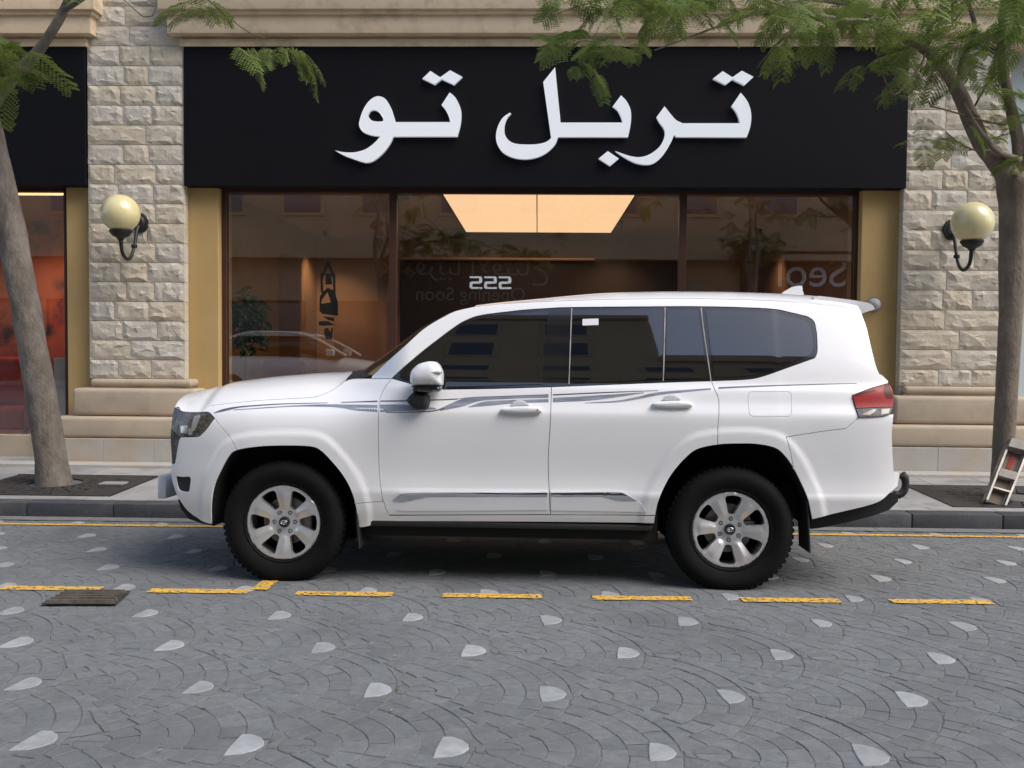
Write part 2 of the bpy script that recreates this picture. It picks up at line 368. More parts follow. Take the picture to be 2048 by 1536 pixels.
# scallop pattern of cobbles; drops sit where two scallops meet
SX, SY = 0.744, 0.604
p0 = onroad(905, 1497)
CX0, CY0 = p0.x + .0, p0.y
drops = []
for j in range(-7, 12):
    for i in range(-16, 18):
        x = CX0 + i * SX + (SX / 2 if j % 2 else 0); y = CY0 + j * SY
        if 1.2 < y < 8.25 and abs(x) < 9.2: drops.append((x, y))
shape = [(-.050, .088), (-.015, .090), (.022, .068), (.046, .034), (.055, -.004), (.040, -.045), (.008, -.078), (-.050, -.094), (-.055, -.03), (-.054, .03)]
def roadp(x, y, h): return (x, y, road_z(y) + h)
def stone_mesh(poly, h, bev=.006, low=-.03, tilt=(0, 0)):
    n = len(poly); cx = sum(p[0] for p in poly) / n; cy = sum(p[1] for p in poly) / n
    vs = []
    for (x, y) in poly: vs.append(roadp(x, y, low))
    for (x, y) in poly: vs.append(roadp(x, y, h - bev))
    for (x, y) in poly:
        L = math.hypot(x - cx, y - cy); k = max(.5, 1 - bev * 1.3 / L)
        X, Y = cx + (x - cx) * k, cy + (y - cy) * k; vs.append(roadp(X, Y, h + tilt[0] * (X - cx) + tilt[1] * (Y - cy)))
    fs = [(i, (i + 1) % n, n + (i + 1) % n, n + i) for i in range(n)] + [(n + i, n + (i + 1) % n, 2 * n + (i + 1) % n, 2 * n + i) for i in range(n)] + [tuple(range(2 * n, 3 * n))]
    return vs, fs
for k, (x, y) in enumerate(sorted(drops, key=lambda d: d[1])):
    a = random.uniform(-.12, .12); s = random.uniform(.9, 1.08); ca, sa = math.cos(a) * s, math.sin(a) * s
    jx, jy = random.uniform(-.012, .012), random.uniform(-.012, .012)
    poly = [(x + jx + u * ca - v * sa, y + jy + u * sa + v * ca) for u, v in shape][::-1]
    poly = poly[::-1] if area(poly) < 0 else poly
    vs, fs = stone_mesh(poly, .0042, .003, -.02)
    mesh('drop_stone', vs, fs, M['drop'], road)
stones = []
RR = .635
PX = SX / 2
for j in range(-9, 14):
    for i in range(-18, 20):
        dx_ = CX0 + i * SX + (SX / 2 if j % 2 else 0); Oy = CY0 + j * SY; Ox = dx_ + .18
        if not (.6 < Oy < 9.2) or abs(Ox) > 9.6: continue
        ov = [(Ox - PX, Oy - SY), (Ox - PX, Oy + SY), (Ox - SX, Oy)]
        r = RR - .0475
        while r > .05:
            n = max(3, int(round(2 * math.pi * r / .115))); ph = random.random()
            for k in range(n):
                a0 = (k + ph) / n * 2 * math.pi; a = a0
                cx, cy = Ox + r * math.cos(a), Oy + r * math.sin(a)
                if cy > 8.33 or cy < 1.2 or abs(cx) > 9: continue
                if any((cx - u) ** 2 + (cy - v) ** 2 < (RR - .03) ** 2 for u, v in ov): continue
                ha = math.pi / n; hr = .0458; rin, rout = r - hr, r + hr; g = .0022
                def jt(): return random.uniform(-.0045, .0038)
                a1, a2 = a - ha + g / r, a + ha - g / r; jo, ji = jt(), jt()
                pl = [(rin + ji, a1), (r, a1 + jt() / r), (rout + jo, a1), (rout + jo, (a1 + a) / 2), (rout + jo, a), (rout + jo, (a2 + a) / 2), (rout + jo, a2), (r, a2 + jt() / r), (rin + ji, a2), (rin + ji, a)]
                if rin < .04: pl = pl[:-1]
                poly = []; moved = 0
                for q, b_ in pl:
                    x, y = Ox + q * math.cos(b_), Oy + q * math.sin(b_)
                    for u, v in ov:
                        D = math.hypot(x - u, y - v)
                        if D < RR + .004: x, y = u + (x - u) * (RR + .004) / D, v + (y - v) * (RR + .004) / D; moved += 1
                    ex_, ey_ = (x - dx_ - .000) / .082, (y - Oy) / .122; D = math.hypot(ex_, ey_)
                    if D < 1: x, y = dx_ + (x - dx_) / max(D, .15), Oy + (y - Oy) / max(D, .15); moved += 1
                    poly.append((x, y))
                poly = [tuple(p) for p in clean(poly, .006)]
                if len(poly) < 3 or abs(area(poly)) < .0016: continue
                if area(poly) < 0: poly = poly[::-1]
                stones.append((cy, cx, poly))
            r -= .094
        for hs_ in (0, math.pi):
            if 1.2 < Oy < 8.3:
                poly = [(Ox + .0655 * math.cos(hs_ + t) + .003 * math.cos(hs_ + math.pi / 2), Oy + .0655 * math.sin(hs_ + t) + .003 * math.sin(hs_ + math.pi / 2)) for t in [math.pi * k / 5 for k in range(6)]]
                stones.append((Oy, Ox, poly))
random.seed(11)
stones.sort()
vis = [s for s in stones if 0 < project(roadp(s[1], s[0], 0))[0] < 2048 and 0 < project(roadp(s[1], s[0], 0))[1] < 1536]
single = {id(s) for s in vis[:290]}
V_, F_, T_ = [], [], []
for s in stones:
    h = random.uniform(-.0012, .0010) + .0012 * noise.noise(Vector((s[1] * 2, s[0] * 2, 0))); tl = (random.uniform(-.014, .014), random.uniform(-.014, .014))
    vs, fs = stone_mesh(s[2], h, .0028, -.015, tl); nk = len(s[2])
    if id(s) in single:
        mesh('cobble', vs, fs[nk:], M['cobble1'], road)
    else:
        b = len(V_); V_ += vs; F_ += [tuple(b + i for i in f) for f in fs[nk:]]
        g = random.uniform(.93, 1.07); T_ += [(g * random.uniform(.985, 1.015), g, g * random.uniform(.985, 1.02), 1)] * len(vs)
cob = mesh('cobbles', V_, F_, M['cobble'], road); cob['kind'] = 'stuff'
ca_ = cob.data.color_attributes.new('tint', 'FLOAT_COLOR', 'POINT'); ca_.data.foreach_set('color', [c for t in T_ for c in t])
for x0, x1, y0, y1 in ((-80, -9.05, -9, 8.38), (9.05, 80, -9, 8.38), (-9.05, 9.05, -9, 1.15)):
    ys = [y0] + ([-1] if y0 < -1 < y1 else []) + [y1]
    vs = []; fs = []
    for y in ys: vs += [(x0, y, road_z(y) - .002), (x1, y, road_z(y) - .002)]
    for i in range(len(ys) - 1): fs.append((2 * i, 2 * i + 1, 2 * i + 3, 2 * i + 2))
    mesh('far_cobbles', vs, fs, M['farroad'], road)
# painted dashes
def paint(name, pa, pb, wdt, nseg=24):
    a, b = Vector(pa[:2]), Vector(pb[:2]); d = (b - a).normalized(); nn = Vector((-d.y, d.x)); vs = []; fs = []
    L = (b - a).length; n = max(2, int(L / .03)) if L < 3 else int(L / .12)
    for i in range(n + 1):
        p = a.lerp(b, i / n)
        for s in (-1, 1):
            q = p + nn * s * (wdt / 2 + random.uniform(-.004, .004)); vs.append(roadp(q.x, q.y, .0068))
    for i in range(n): fs.append((2 * i, 2 * i + 2, 2 * i + 3, 2 * i + 1))
    return mesh(name, vs, fs, M['yellow'], road)
for (xa, ya, xb, yb) in ((5, 1177, 202, 1179.5), (298, 1182.5, 497, 1185), (592, 1188, 786, 1190.5), (885, 1192, 1083, 1194.5), (1185, 1197, 1383, 1199), (1483, 1201, 1680, 1203), (1782, 1204, 1983, 1206)):
    paint('painted_dash', onroad(xa, ya), onroad(xb, yb), .105)
d0 = onroad(300, 1182.5); dd = onroad(298, 1182.5).x - onroad(5, 1177).x
for k in (-1, 7): 
    a = onroad(5, 1177); paint('painted_dash', (a.x + dd * k - (.0 if k < 0 else 0), a.y), (a.x + dd * k + .6, a.y), .105)
paint('bay_mark', onroad(518, 1181), onroad(541, 1163), .10)
LY = onroad(60, 1050).y
ly2 = onroad(1900, 1073).y
paint('painted_line', (-14, LY, 0), (14, ly2 + (ly2 - LY) * .3, 0), .085)
# gutter, kerb, pavement
for i in range(-14, 15):
    mesh('gutter_strip', *(lambda x0, x1: ([(x0, 8.30, road_z(8.30) + .006), (x1, 8.30, road_z(8.30) + .006), (x1, 8.5, road_z(8.5) + .006), (x0, 8.5, road_z(8.5) + .006)], [(0, 1, 2, 3)]))(i * 1.0 + .003, i * 1.0 + .997), M['gutter'], road)
pavement = mesh('pavement', [(-80, 8.62, pav_z(8.62) - .012), (80, 8.62, pav_z(8.62) - .012), (80, 12.2, pav_z(12.2) - .012), (-80, 12.2, pav_z(12.2) - .012)], [(0, 1, 2, 3)], M['slabjoint'])
pavement['kind'] = 'structure'
zk = road_z(KERB_Y); zt = pav_z(KERB_Y)
for i in range(-16, 17):
    bm = bmesh.new(); add_box(bm, i * .8 + .15 + .003, i * .8 + .947, 8.5, 8.70, zk - .05, zt + .002, .012, 2); o = bm_obj('kerb_stone', bm, M['kerb'], pavement); smooth_by_angle(o)
grates_px = []
def slab(x0, x1, y0, y1):
    h = random.uniform(-.0006, .0006); b = .003
    P = [(x0, y0), (x1, y0), (x1, y1), (x0, y1)]; vs = [(x, y, pav_z(y) - .02) for x, y in P] + [(x, y, pav_z(y) - b + h) for x, y in P] + [(x + (b if x == x0 else -b), y + (b if y == y0 else -b), pav_z(y) + h) for x, y in P]
    fs = [(i, (i + 1) % 4, 4 + (i + 1) % 4, 4 + i) for i in range(4)] + [(4 + i, 4 + (i + 1) % 4, 8 + (i + 1) % 4, 8 + i) for i in range(4)] + [(8, 9, 10, 11)]
    mesh('slab', vs, fs, M['slab'], pavement)
# tree pit positions
GL = (onpav(110, 972), 1.30); GR = (onpav(2004, 985), 1.30)
pitY0, pitY1 = 8.86, 10.06
pits = [(onpav(218, 992).x - 1.52, onpav(218, 992).x + .02), (onpav(1905, 1012).x - .02, onpav(1905, 1012).x + 1.5)]
def in_pit(x0, x1, y0, y1):
    return any(x1 > a + .01 and x0 < b - .01 and y1 > pitY0 + .01 and y0 < pitY1 - .01 for a, b in pits)
yr = [8.705, 8.857, 9.26, 9.66, 10.063, 10.6, 11.2, 11.8]
cuts = sorted([p for ab in pits for p in ab])
for r_, (y0, y1) in enumerate(zip(yr[:-1], yr[1:])):
    xs = [-9 + .6 * k + (.3 if r_ % 2 else 0) for k in range(31)]
    if y1 > pitY0 and y0 < pitY1 - .02: xs = sorted([x for x in xs if all(abs(x - c) > .15 for c in cuts)] + cuts)
    for a, b in zip(xs[:-1], xs[1:]):
        if not in_pit(a, b, y0, y1): slab(a + .002, b - .002, y0 + .002, y1 - .002)
for x0, x1 in ((-80, -9), (9, 80)):
    mesh('far_slabs', [(x0, 8.705, pav_z(8.705)), (x1, 8.705, pav_z(8.705)), (x1, 12.2, pav_z(12.2)), (x0, 12.2, pav_z(12.2))], [(0, 1, 2, 3)], M['slab'], pavement)
# opposite pavement
box('far_pavement', -80, 80, -14, -9, -.3, road_z(-9) + .13, M['slab'])['kind'] = 'structure'
# tree grates
def grate(xa, xb, tx, ty, label):
    g = empty('tree_grate', ((xa + xb) / 2, (pitY0 + pitY1) / 2, pav_z(9.4)), label, 'tree grate', 'cast iron grates around the street trees')
    M0 = Matrix.Translation(-g.location)
    def P(x, y, h=0): return Vector((x, y, pav_z(y) + h)) - g.location
    hole = [(tx + .26 * math.cos(a), ty + .26 * math.sin(a)) for a in [2 * math.pi * k / 28 for k in range(28)]]
    slots = []
    for q in range(24):
        a = 2 * math.pi * q / 24 + .13
        for r0, r1 in ((.31, .40), (.44, .53), (.57, .66)):
            ww = .011
            pr = [(r0, -ww), (r1, -ww), (r1, ww), (r0, ww)]
            s = [(tx + u * math.cos(a) - v * math.sin(a), ty + u * math.sin(a) + v * math.cos(a)) for u, v in pr]
            if all(xa + .05 < x < xb - .05 and pitY0 + .05 < y < pitY1 - .05 for x, y in s): slots.append(s)
    outer = [(xa + .01, pitY0 + .006), (xb - .01, pitY0 + .006), (xb - .01, pitY1 - .006), (xa + .01, pitY1 - .006)]
    v2, T = tri2d(outer, [hole] + slots)
    nz_ = len(v2); vs = [P(p.x, p.y, .004) for p in v2]; fs = list(T)
    for lp in [hole] + slots:
        b = len(vs); m = len(lp); vs += [P(x, y, .004) for x, y in lp] + [P(x, y, -.03) for x, y in lp]; fs += [(b + i, b + (i + 1) % m, b + m + (i + 1) % m, b + m + i) for i in range(m)]
    pl = mesh('grate_plate', vs, fs, M['iron'], g)
    mesh('pit_soil', [P(xa, pitY0, -.04), P(xb, pitY0, -.04), P(xb, pitY1, -.04), P(xa, pitY1, -.04)], [(0, 1, 2, 3)], M['soil'], g)
    bm = bmesh.new()
    for (x0, x1, y0, y1) in ((xa, xb, pitY0, pitY0 + .02), (xa, xb, pitY1 - .02, pitY1)):
        add_box(bm, x0 - g.location.x, x1 - g.location.x, y0 - g.location.y, y1 - g.location.y, pav_z(y0) - .05 - g.location.z, pav_z(y0) + .007 - g.location.z)
    bm_obj('grate_frame', bm, M['iron'], g)
    return g
LT = onpav(112, 966); RT = onpav(2008, 985)
grate(pits[0][0], pits[0][1], LT.x, LT.y, 'dark iron tree grate around the leaning trunk at left')
grate(pits[1][0], pits[1][1], RT.x + .02, 9.42, 'dark iron tree grate under the forked tree at right')
# drain cover in the road
dc = onroad(170, 1199)
a_, b_, c_, d_ = onroad(80, 1213), onroad(232, 1213), onroad(262, 1186), onroad(132, 1186)
drain = empty('drain_cover', dc, 'ridged rusty metal drain cover sunk in the cobbles beside the dashed line', 'drain cover')
def dq(u, v, h): 
    p = (a_.lerp(b_, u)).lerp(d_.lerp(c_, u), v); return Vector((p.x, p.y, road_z(p.y) + h + .004)) - dc
vs = [dq(u, v, .009) for u, v in ((0, 0), (1, 0), (1, 1), (0, 1))]; mesh('cover_plate', vs, [(0, 1, 2, 3)], M['iron'], drain)
for k in range(5):
    v0 = .06 + k * .185; bv = []
    for (u, v, h) in ((.04, v0, .009), (.96, v0, .009), (.96, v0 + .06, .009), (.04, v0 + .06, .009), (.05, v0 + .01, .030), (.95, v0 + .01, .030), (.95, v0 + .045, .030), (.05, v0 + .045, .030)): bv.append(dq(u, v, h))
    mesh('cover_rib', bv, [(0, 1, 5, 4), (1, 2, 6, 5), (2, 3, 7, 6), (3, 0, 4, 7), (4, 5, 6, 7)], M['ribs'], drain)

rl = random.Random(3); vs, fs = [], []
for k in range(420):
    x, y = rl.uniform(-5, 5), rl.choice([rl.uniform(3, 8.4), rl.gauss(8.3, .12)]); y = min(y, 8.46); a = rl.uniform(0, 3.2); l_, w_ = rl.uniform(.006, .016), rl.uniform(.003, .005); z = road_z(y) + .008
    dx, dy = math.cos(a) * l_, math.sin(a) * l_; nx_, ny_ = -math.sin(a) * w_, math.cos(a) * w_; b = len(vs)
    vs += [(x - dx, y - dy, z), (x + nx_, y + ny_, z + .003), (x + dx, y + dy, z), (x - nx_, y - ny_, z + .001)]; fs.append((b, b + 1, b + 2, b + 3))
lt = mesh('leaf_litter', vs, fs, M['litter']); tag(lt, 'tiny dry leaflets scattered over the cobbles and along the kerb', 'leaf litter', kind='stuff')
#@@BUILDING
# ================================================================== SHOP BUILDING
YW = 11.2                           # face of the stone piers
YS = YW + .14                       # face of jambs
bld = empty('shop_building', (0, YW, pav_z(YW)), 'sandstone shop building with rough stone piers and black fascia over the windows', 'building')
BO = bld.location.copy()
def bpart(name, x0, x1, y0, y1, z0, z1, m, bev=0, seg=1, parent=None):
    return box(name, x0 - BO.x, x1 - BO.x, y0 - BO.y, y1 - BO.y, z0 - BO.z, z1 - BO.z, m, parent or bld, bev, seg)
def X(px, Y, py=500): return atY(px, py, Y).x
def Z(py, Y, px=1075): return atY(px, py, Y).z
def rock(name, x0, x1, y, z0, z1, m, parent, nx=7, nz_=5, proud=.026, dep=.12):
    """rock faced block: pitched margin, rough raised middle"""
    sd_ = random.random() * 100; vs = []; fs = []
    for j in range(nz_ + 1):
        for i in range(nx + 1):
            u, v = i / nx, j / nz_; e = min(min(u, 1 - u) * (x1 - x0), min(v, 1 - v) * (z1 - z0)) 
            k = min(1, e / .035); n_ = noise.noise(Vector((u * (x1 - x0) * 9 + sd_, v * 2.4, sd_))) * .8 + noise.noise(Vector((u * (x1 - x0) * 22, v * 6 + sd_, 3))) * .5
            yy = y - k * proud * (.55 + .75 * n_) - (.012 if k == 0 else .012) * (.2 + abs(n_))
            ju = 0 if i in (0, nx) else random.uniform(-.3, .3) / nx; jv = 0 if j in (0, nz_) else random.uniform(-.3, .3) / nz_
            vs.append((x0 + (u + ju) * (x1 - x0) - BO.x, yy - BO.y, z0 + (v + jv) * (z1 - z0) - BO.z))
    for j in range(nz_):
        for i in range(nx):
            a = j * (nx + 1) + i
            if (i + j) % 2: fs += [(a, a + 1, a + nx + 2), (a, a + nx + 2, a + nx + 1)]
            else: fs += [(a, a + 1, a + nx + 1), (a + 1, a + nx + 2, a + nx + 1)]
    ring = [i for i in range(nx + 1)] + [(j * (nx + 1) + nx) for j in range(1, nz_ + 1)] + [nz_ * (nx + 1) + i for i in range(nx - 1, -1, -1)] + [j * (nx + 1) for j in range(nz_ - 1, 0, -1)]
    b = len(vs); 
    for r in ring: vs.append((vs[r][0], y + dep - BO.y, vs[r][2]))
    for k in range(len(ring)): fs.append((ring[(k + 1) % len(ring)], ring[k], b + k, b + (k + 1) % len(ring)))
    return mesh(name, vs, fs, m, parent)
zplT = Z(765, YW - .05); ztop = 9.0
CH = Z(171, YW) - Z(211, YW)
def pier(pxl, pxr, pymid, label, phase, ex=None):
    x0, x1 = (ex or (X(pxl, YW, pymid), X(pxr, YW, pymid)))
    core = bpart('pier', x0 + .01, x1 - .01, YW + .012, YW + .9, pav_z(YW), ztop, M['mortar']); core['label'] = label
    z = zplT + .0; k = 0
    zref = Z(phase, YW, (pxl + pxr) / 2); n0 = math.ceil((zref - zplT) / CH); z = zref - n0 * CH
    while z < ztop - CH:
        za, zb = max(z, zplT) + .003, z + CH - .003; z += CH
        if zb - za < .04: continue
        W = x1 - x0; ns = random.choice([2, 3, 3, 2, 3]); cutsx = [0] + sorted((i + random.uniform(-.22, .22)) / ns for i in range(1, ns)) + [1]
        for a, b in zip(cutsx[:-1], cutsx[1:]):
            o = rock('stone', x0 + a * W + .0028, x0 + b * W - .0028, YW, za, zb, M['stone'], core)
    return x0, x1
random.seed(5)
lp = pier(177, 369, 420, 'rough stone pier behind the left globe lamp', 211)
rp = pier(1806, 2014, 420, 'rough stone pier behind the right globe lamp', 300)
# plinths under the piers
def plinth(x0, x1):
    yb = YW
    z1 = Z(783, YW - .08); z2 = Z(841, YW - .2); z3 = Z(886, YW - .3); zb = pav_z(YW) - .1
    bpart('plinth_roll', x0 - .01, x1 + .10, yb - .09, yb + .3, z1 + .012, zplT - .003, M['plinth'], .04, 4)
    bpart('plinth_fillet', x0 - .01, x1 + .06, yb - .06, yb + .3, z1 - .003, z1 + .0118, M['plinth'])
    bpart('plinth_block', x0 - .17, x1 + .20, yb - .21, yb + .3, z2 + .002, z1 - .006, M['plinth'], .05, 4)
    bpart('plinth_block', x0 - .34, x1 + .34, yb - .32, yb + .3, z3 + .003, z2 - .002, M['plinth'], .045, 4)
    zm = (z3 + zb) / 2 + .05
    w_ = (x1 - x0 + .68) / 3
    for k in range(3):
        bpart('base_slab', x0 - .34 + k * w_ + .001, x0 - .34 + (k + 1) * w_ - .001, yb - .335, yb + .3, zb, z3, M['greystone'], .004, 1)
xl0 = X(185, YW, 780); plinth(X(188, YW, 770), X(372, YW, 770)); plinth(X(1805, YW, 790), X(2014, YW, 790))
bpart('step', -14, 14, YW - .62, YW - .34, pav_z(YW) - .25, pav_z(YW - .5) + .035, M['greystone'], .006)
# ochre jambs
zlin = Z(378, YS)
def jamb(pl, pr, py=560):
    bpart('jamb', X(pl, YS, py), X(pr, YS, py), YS, YS + .5, pav_z(YW), zlin + .12, M['ochre'], .006)
jamb(134, 181); jamb(373, 437); jamb(1721, 1806)
# beams / cornices: four stacked mouldings per bay
def cornice(x0, x1, capL, capR):
    bands = [(-60, 17, .24), (17.6, 27, .20), (27.6, 66, .16), (66.6, 76, .03), (76.6, 92, .06)]
    for k, (ya, yb, pr) in enumerate(bands):
        Yf = YW - pr
        bpart('cornice_band', x0 - (pr - .02 if capL else 0), x1 + (pr - .02 if capR else 0), Yf, YW + .6, Z(yb, Yf) + .001, Z(ya, Yf) - .001, M['sand'], .006, 2)
    bpart('upper_wall', x0, x1, YW - .1, YW + .6, Z(-60, YW - .3) + .01, 9, M['sand'])
cornice(-14, X(170, YW, 60), False, True); cornice(X(368, YW, 60), 14, True, False)
# fascia signs
def fascia(x0, x1, label, name='fascia_sign'):
    YF = YW - .03
    g = empty(name, ((x0 + x1) / 2, YF, Z(232, YF)), label, 'sign')
    L = g.location; 
    zt_, zb_ = Z(92.5, YW), Z(374, YF)
    box('sign_panel', x0 - L.x, x1 - L.x, 0, .25, zb_ - L.z, zt_ - L.z, M['signblack'], g, .004)
    return g
sx0, sx1 = X(369.5, YW, 230), X(1814, YW, 230)
sign = fascia(sx0, sx1, 'long black shop sign with large white Arabic lettering')
fascia(X(-900, YW, 230), X(173, YW, 230), 'plain black sign panel over the red lit shop at left')
# lettering
def zq(pts): return [(640 + x / 2.2756, 100 + y / 2.2756) for x, y in pts]
YF = YW - .03
def s2w(px, py):
    p = atY(px, py, YF - .05); return Vector((p.x - sign.location.x, p.z - sign.location.z))
def glyph(name, segs, holes=()):
    def conv(segs_):
        poly = []
        for s in segs_:
            poly += catmull([s2w(*p) for p in zq(s)], .03)[:-1] if len(s) > 2 else [s2w(*zq([s[0]])[0])]
        return clean(poly)
    outer = conv(segs); hs = [conv([h + [h[0]]]) for h in holes]
    prism(name, outer, hs, lambda x, y, d: (x, -.05 + d, y), .05, M['letter'], sign)
glyph('letter', [[(68, 457), (110, 465), (160, 465), (210, 450), (250, 420), (275, 392)], [(275, 392), (235, 388), (195, 372), (178, 345), (180, 320), (195, 275), (220, 235), (250, 213), (275, 211), (300, 225), (322, 262), (335, 300), (343, 328)], [(343, 328), (593, 328)], [(593, 328), (585, 300), (570, 270), (553, 250)], [(553, 250), (590, 193)], [(590, 193), (615, 215), (638, 260), (643, 300), (638, 345), (625, 394)], [(625, 394), (333, 394)], [(333, 394), (322, 420), (290, 465), (250, 500), (220, 512), (195, 510), (150, 495), (110, 480), (68, 457)]],
      [[(218, 298), (228, 278), (245, 272), (265, 280), (280, 300), (288, 322), (255, 325), (232, 318)]])
glyph('letter', [[(1070, 78), (1095, 330)], [(1095, 330), (1378, 330)], [(1378, 330), (1368, 300), (1352, 272), (1332, 257)], [(1332, 257), (1370, 206)], [(1370, 206), (1395, 232), (1413, 270), (1416, 310), (1412, 350), (1402, 396)], [(1402, 396), (1084, 396)], [(1084, 396), (1070, 430), (1035, 465), (990, 488), (935, 497), (880, 490), (835, 468), (810, 435), (801, 405), (803, 370), (815, 335), (835, 305), (865, 285)], [(865, 285), (870, 290)], [(870, 290), (852, 310), (840, 345), (842, 385), (860, 412), (890, 426), (940, 430), (990, 428), (1030, 418), (1052, 400)], [(1052, 400), (1016, 145)], [(1016, 145), (1070, 78)]])
glyph('letter', [[(1568, 256), (1532, 305)], [(1532, 305), (1545, 330), (1562, 352), (1570, 375), (1565, 405), (1545, 440), (1505, 472), (1460, 487), (1410, 482), (1345, 460)], [(1345, 460), (1380, 485), (1430, 512), (1480, 522), (1520, 515), (1560, 480), (1595, 425), (1612, 385)], [(1612, 385), (1622, 396)], [(1622, 396), (1942, 397)], [(1942, 397), (1958, 350), (1963, 300), (1955, 255), (1938, 222), (1915, 194)], [(1915, 194), (1873, 255)], [(1873, 255), (1890, 275), (1905, 305), (1912, 333)], [(1912, 333), (1650, 333)], [(1650, 333), (1620, 318), (1595, 290), (1568, 256)]])
for d in ([(466, 130), (502, 95), (547, 124), (592, 92), (648, 122), (610, 158), (553, 132), (522, 157)], [(1789, 130), (1833, 96), (1877, 124), (1920, 94), (1973, 122), (1932, 160), (1878, 133), (1846, 158)], [(1268, 494), (1310, 460), (1360, 494), (1320, 528)]):
    glyph('letter_dot', [[a, b] for a, b in zip(d, d[1:] + d[:1])])
# shop windows
YG = YS + .16                       # glass plane
zs = Z(880, YG)
def win_frame(pxs, ytop=378, ybot=880):
    Yf = YG - .045
    zt_, zb_ = Z(ytop + 9, Yf), zs
    for a, b in pxs:
        bpart('window_frame', X(a, Yf, 560), X(b, Yf, 560), Yf, YG + .05, zb_, zt_, M['brown'], .004)
    xa, xb = X(pxs[0][1], Yf, 560), X(pxs[-1][0], Yf, 560)
    bpart('window_head', X(pxs[0][0], Yf, 560), X(pxs[-1][1], Yf, 560), Yf + .003, YG + .05, zt_, zt_ + .35, M['brown'])
    bpart('window_sill', X(pxs[0][0], Yf, 560) - .05, X(pxs[-1][1], Yf, 560) + .05, Yf - .04, YG + .08, pav_z(YW) - .05, zb_, M['plinth'], .004)
    for (a, b), (c, d) in zip(pxs[:-1], pxs[1:]):
        bpart('window_pane', X(b, Yf, 560) - .01, X(c, Yf, 560) + .01, YG, YG + .012, zb_ - .005, zt_ + .005, M['shopglass'])
win_frame([(439, 453), (778, 793), (1357, 1372), (1707, 1722)])
win_frame([(-620, -606), (128, 136)])
# interior rooms (central shop)
xi0, xi1 = X(430, YG, 560), X(1730, YG, 560)
CZ = Z(378, YG) + .12
room_y1 = YG + 6.2
fl = pav_z(YW) + .03
bpart('shop_floor', xi0 - .2, xi1 + .2, YG + .1, room_y1, fl - .1, fl, M['infloor'])
bpart('shop_ceiling', xi0 - .2, xi1 + .2, YG + .1, room_y1, CZ, CZ + .1, M['inceil'])
bpart('back_wall', xi0 - .2, xi1 + .2, room_y1, room_y1 + .1, fl, CZ, M['inwall'])
bpart('side_wall', xi0 - .3, xi0 - .2, YG + .1, room_y1, fl, CZ, M['inwall'])
bpart('side_wall', xi1 + .2, xi1 + .3, YG + .1, room_y1, fl, CZ, M['inwall'])
bpart('sign_reflection_block', X(800, YG + 4.6, 560), X(1365, YG + 4.6, 560), YG + 4.6, room_y1 - .01, fl, Z(520, YG + 4.6), M['indark'], .01)  # dark block stands in for the reflection of the opposite sign
bpart('cove_strip', X(800, YG + 4.6, 560), X(1188, YG + 4.6, 560), YG + 4.50, YG + 4.59, Z(521, YG + 4.5), Z(516, YG + 4.5), M['inwall'], .01)
bpart('wall_panel', X(452, YG + 3.6, 560), X(600, YG + 3.6, 560), YG + 3.6, YG + 3.7, fl, Z(512, YG + 3.6), M['inwall'], .01)
# ceiling light: a shallow box with two diffuser panels
def ceil_pt(px, py): return at_plane(px, py, (0, 0, CZ - .06), Vector((0, 0, 1)))
cl0, cl1, cl2, cl3 = ceil_pt(884, 388), ceil_pt(1269, 388), ceil_pt(1224, 464), ceil_pt(934, 464)
clx0, clx1 = (cl0.x + cl3.x) / 2, (cl1.x + cl2.x) / 2; cly0, cly1 = cl0.y - .1, cl3.y
ceil_light = empty('ceiling_light', ((clx0 + clx1) / 2, (cly0 + cly1) / 2, CZ), 'large warm lit ceiling light panel inside the shop', 'ceiling light')
LL = ceil_light.location
xm = ceil_pt(1074, 430).x
for a, b in ((clx0, xm - .008), (xm + .008, clx1)):
    box('diffuser', a - LL.x, b - LL.x, cly0 - LL.y, cly1 - LL.y, -.06, -.045, M['panel_light'], ceil_light)
box('light_frame', clx0 - LL.x - .03, clx1 - LL.x + .03, cly0 - LL.y - .03, cly1 - LL.y + .03, -.044, -.001, M['indark'], ceil_light)
# wall washing spotlight behind the emblem; the other four added to brighten the room
for px, en, yy in ((652, 55, 5.2), (505, 30, 3.0), (1240, 40, 3.8), (1520, 22, 4.6), (1660, 18, 4.6)):
    sp = bpy.data.lights.new('wall_spot', 'SPOT'); sp.energy = en; sp.color = (1, .66, .38); sp.spot_size = R(100); sp.spot_blend = .9; sp.shadow_soft_size = .05
    q = atY(px, 425, YG + yy); spo = bpy.data.objects.new('wall_spot', sp); col.objects.link(spo); spo.location = (q.x, q.y, CZ - .12); spo.rotation_euler = (R(14), 0, 0)
    sf = empty('spotlight', (q.x, q.y, CZ), {652: 'small ceiling spotlight over the brown back wall behind the tower emblem', 505: 'added fill spotlight above the potted plant', 1240: 'added fill spotlight over the dark block in the middle shop', 1520: 'left added fill spotlight behind the right window', 1660: 'right added fill spotlight behind the right window'}[px], 'spotlight')
    lathe('spot_housing', [(.001, 0), (.05, 0), (.05, -.09), (.042, -.09), (.042, -.04), (.001, -.04)], M['indark'], sf, 16, 'Z')
# two small air vents at window top
for px in (808, 1341):
    p = atY(px, 394, YG + .12); b_o = empty('window_sticker', p, 'small cream plate at the top %s of the middle window' % ('left' if px < 1000 else 'right'), 'plate', 'cream plates at the top of the middle window')
    box('plate', -.085, .085, 0, .02, -.03, .03, M['greyp'], b_o, .003)
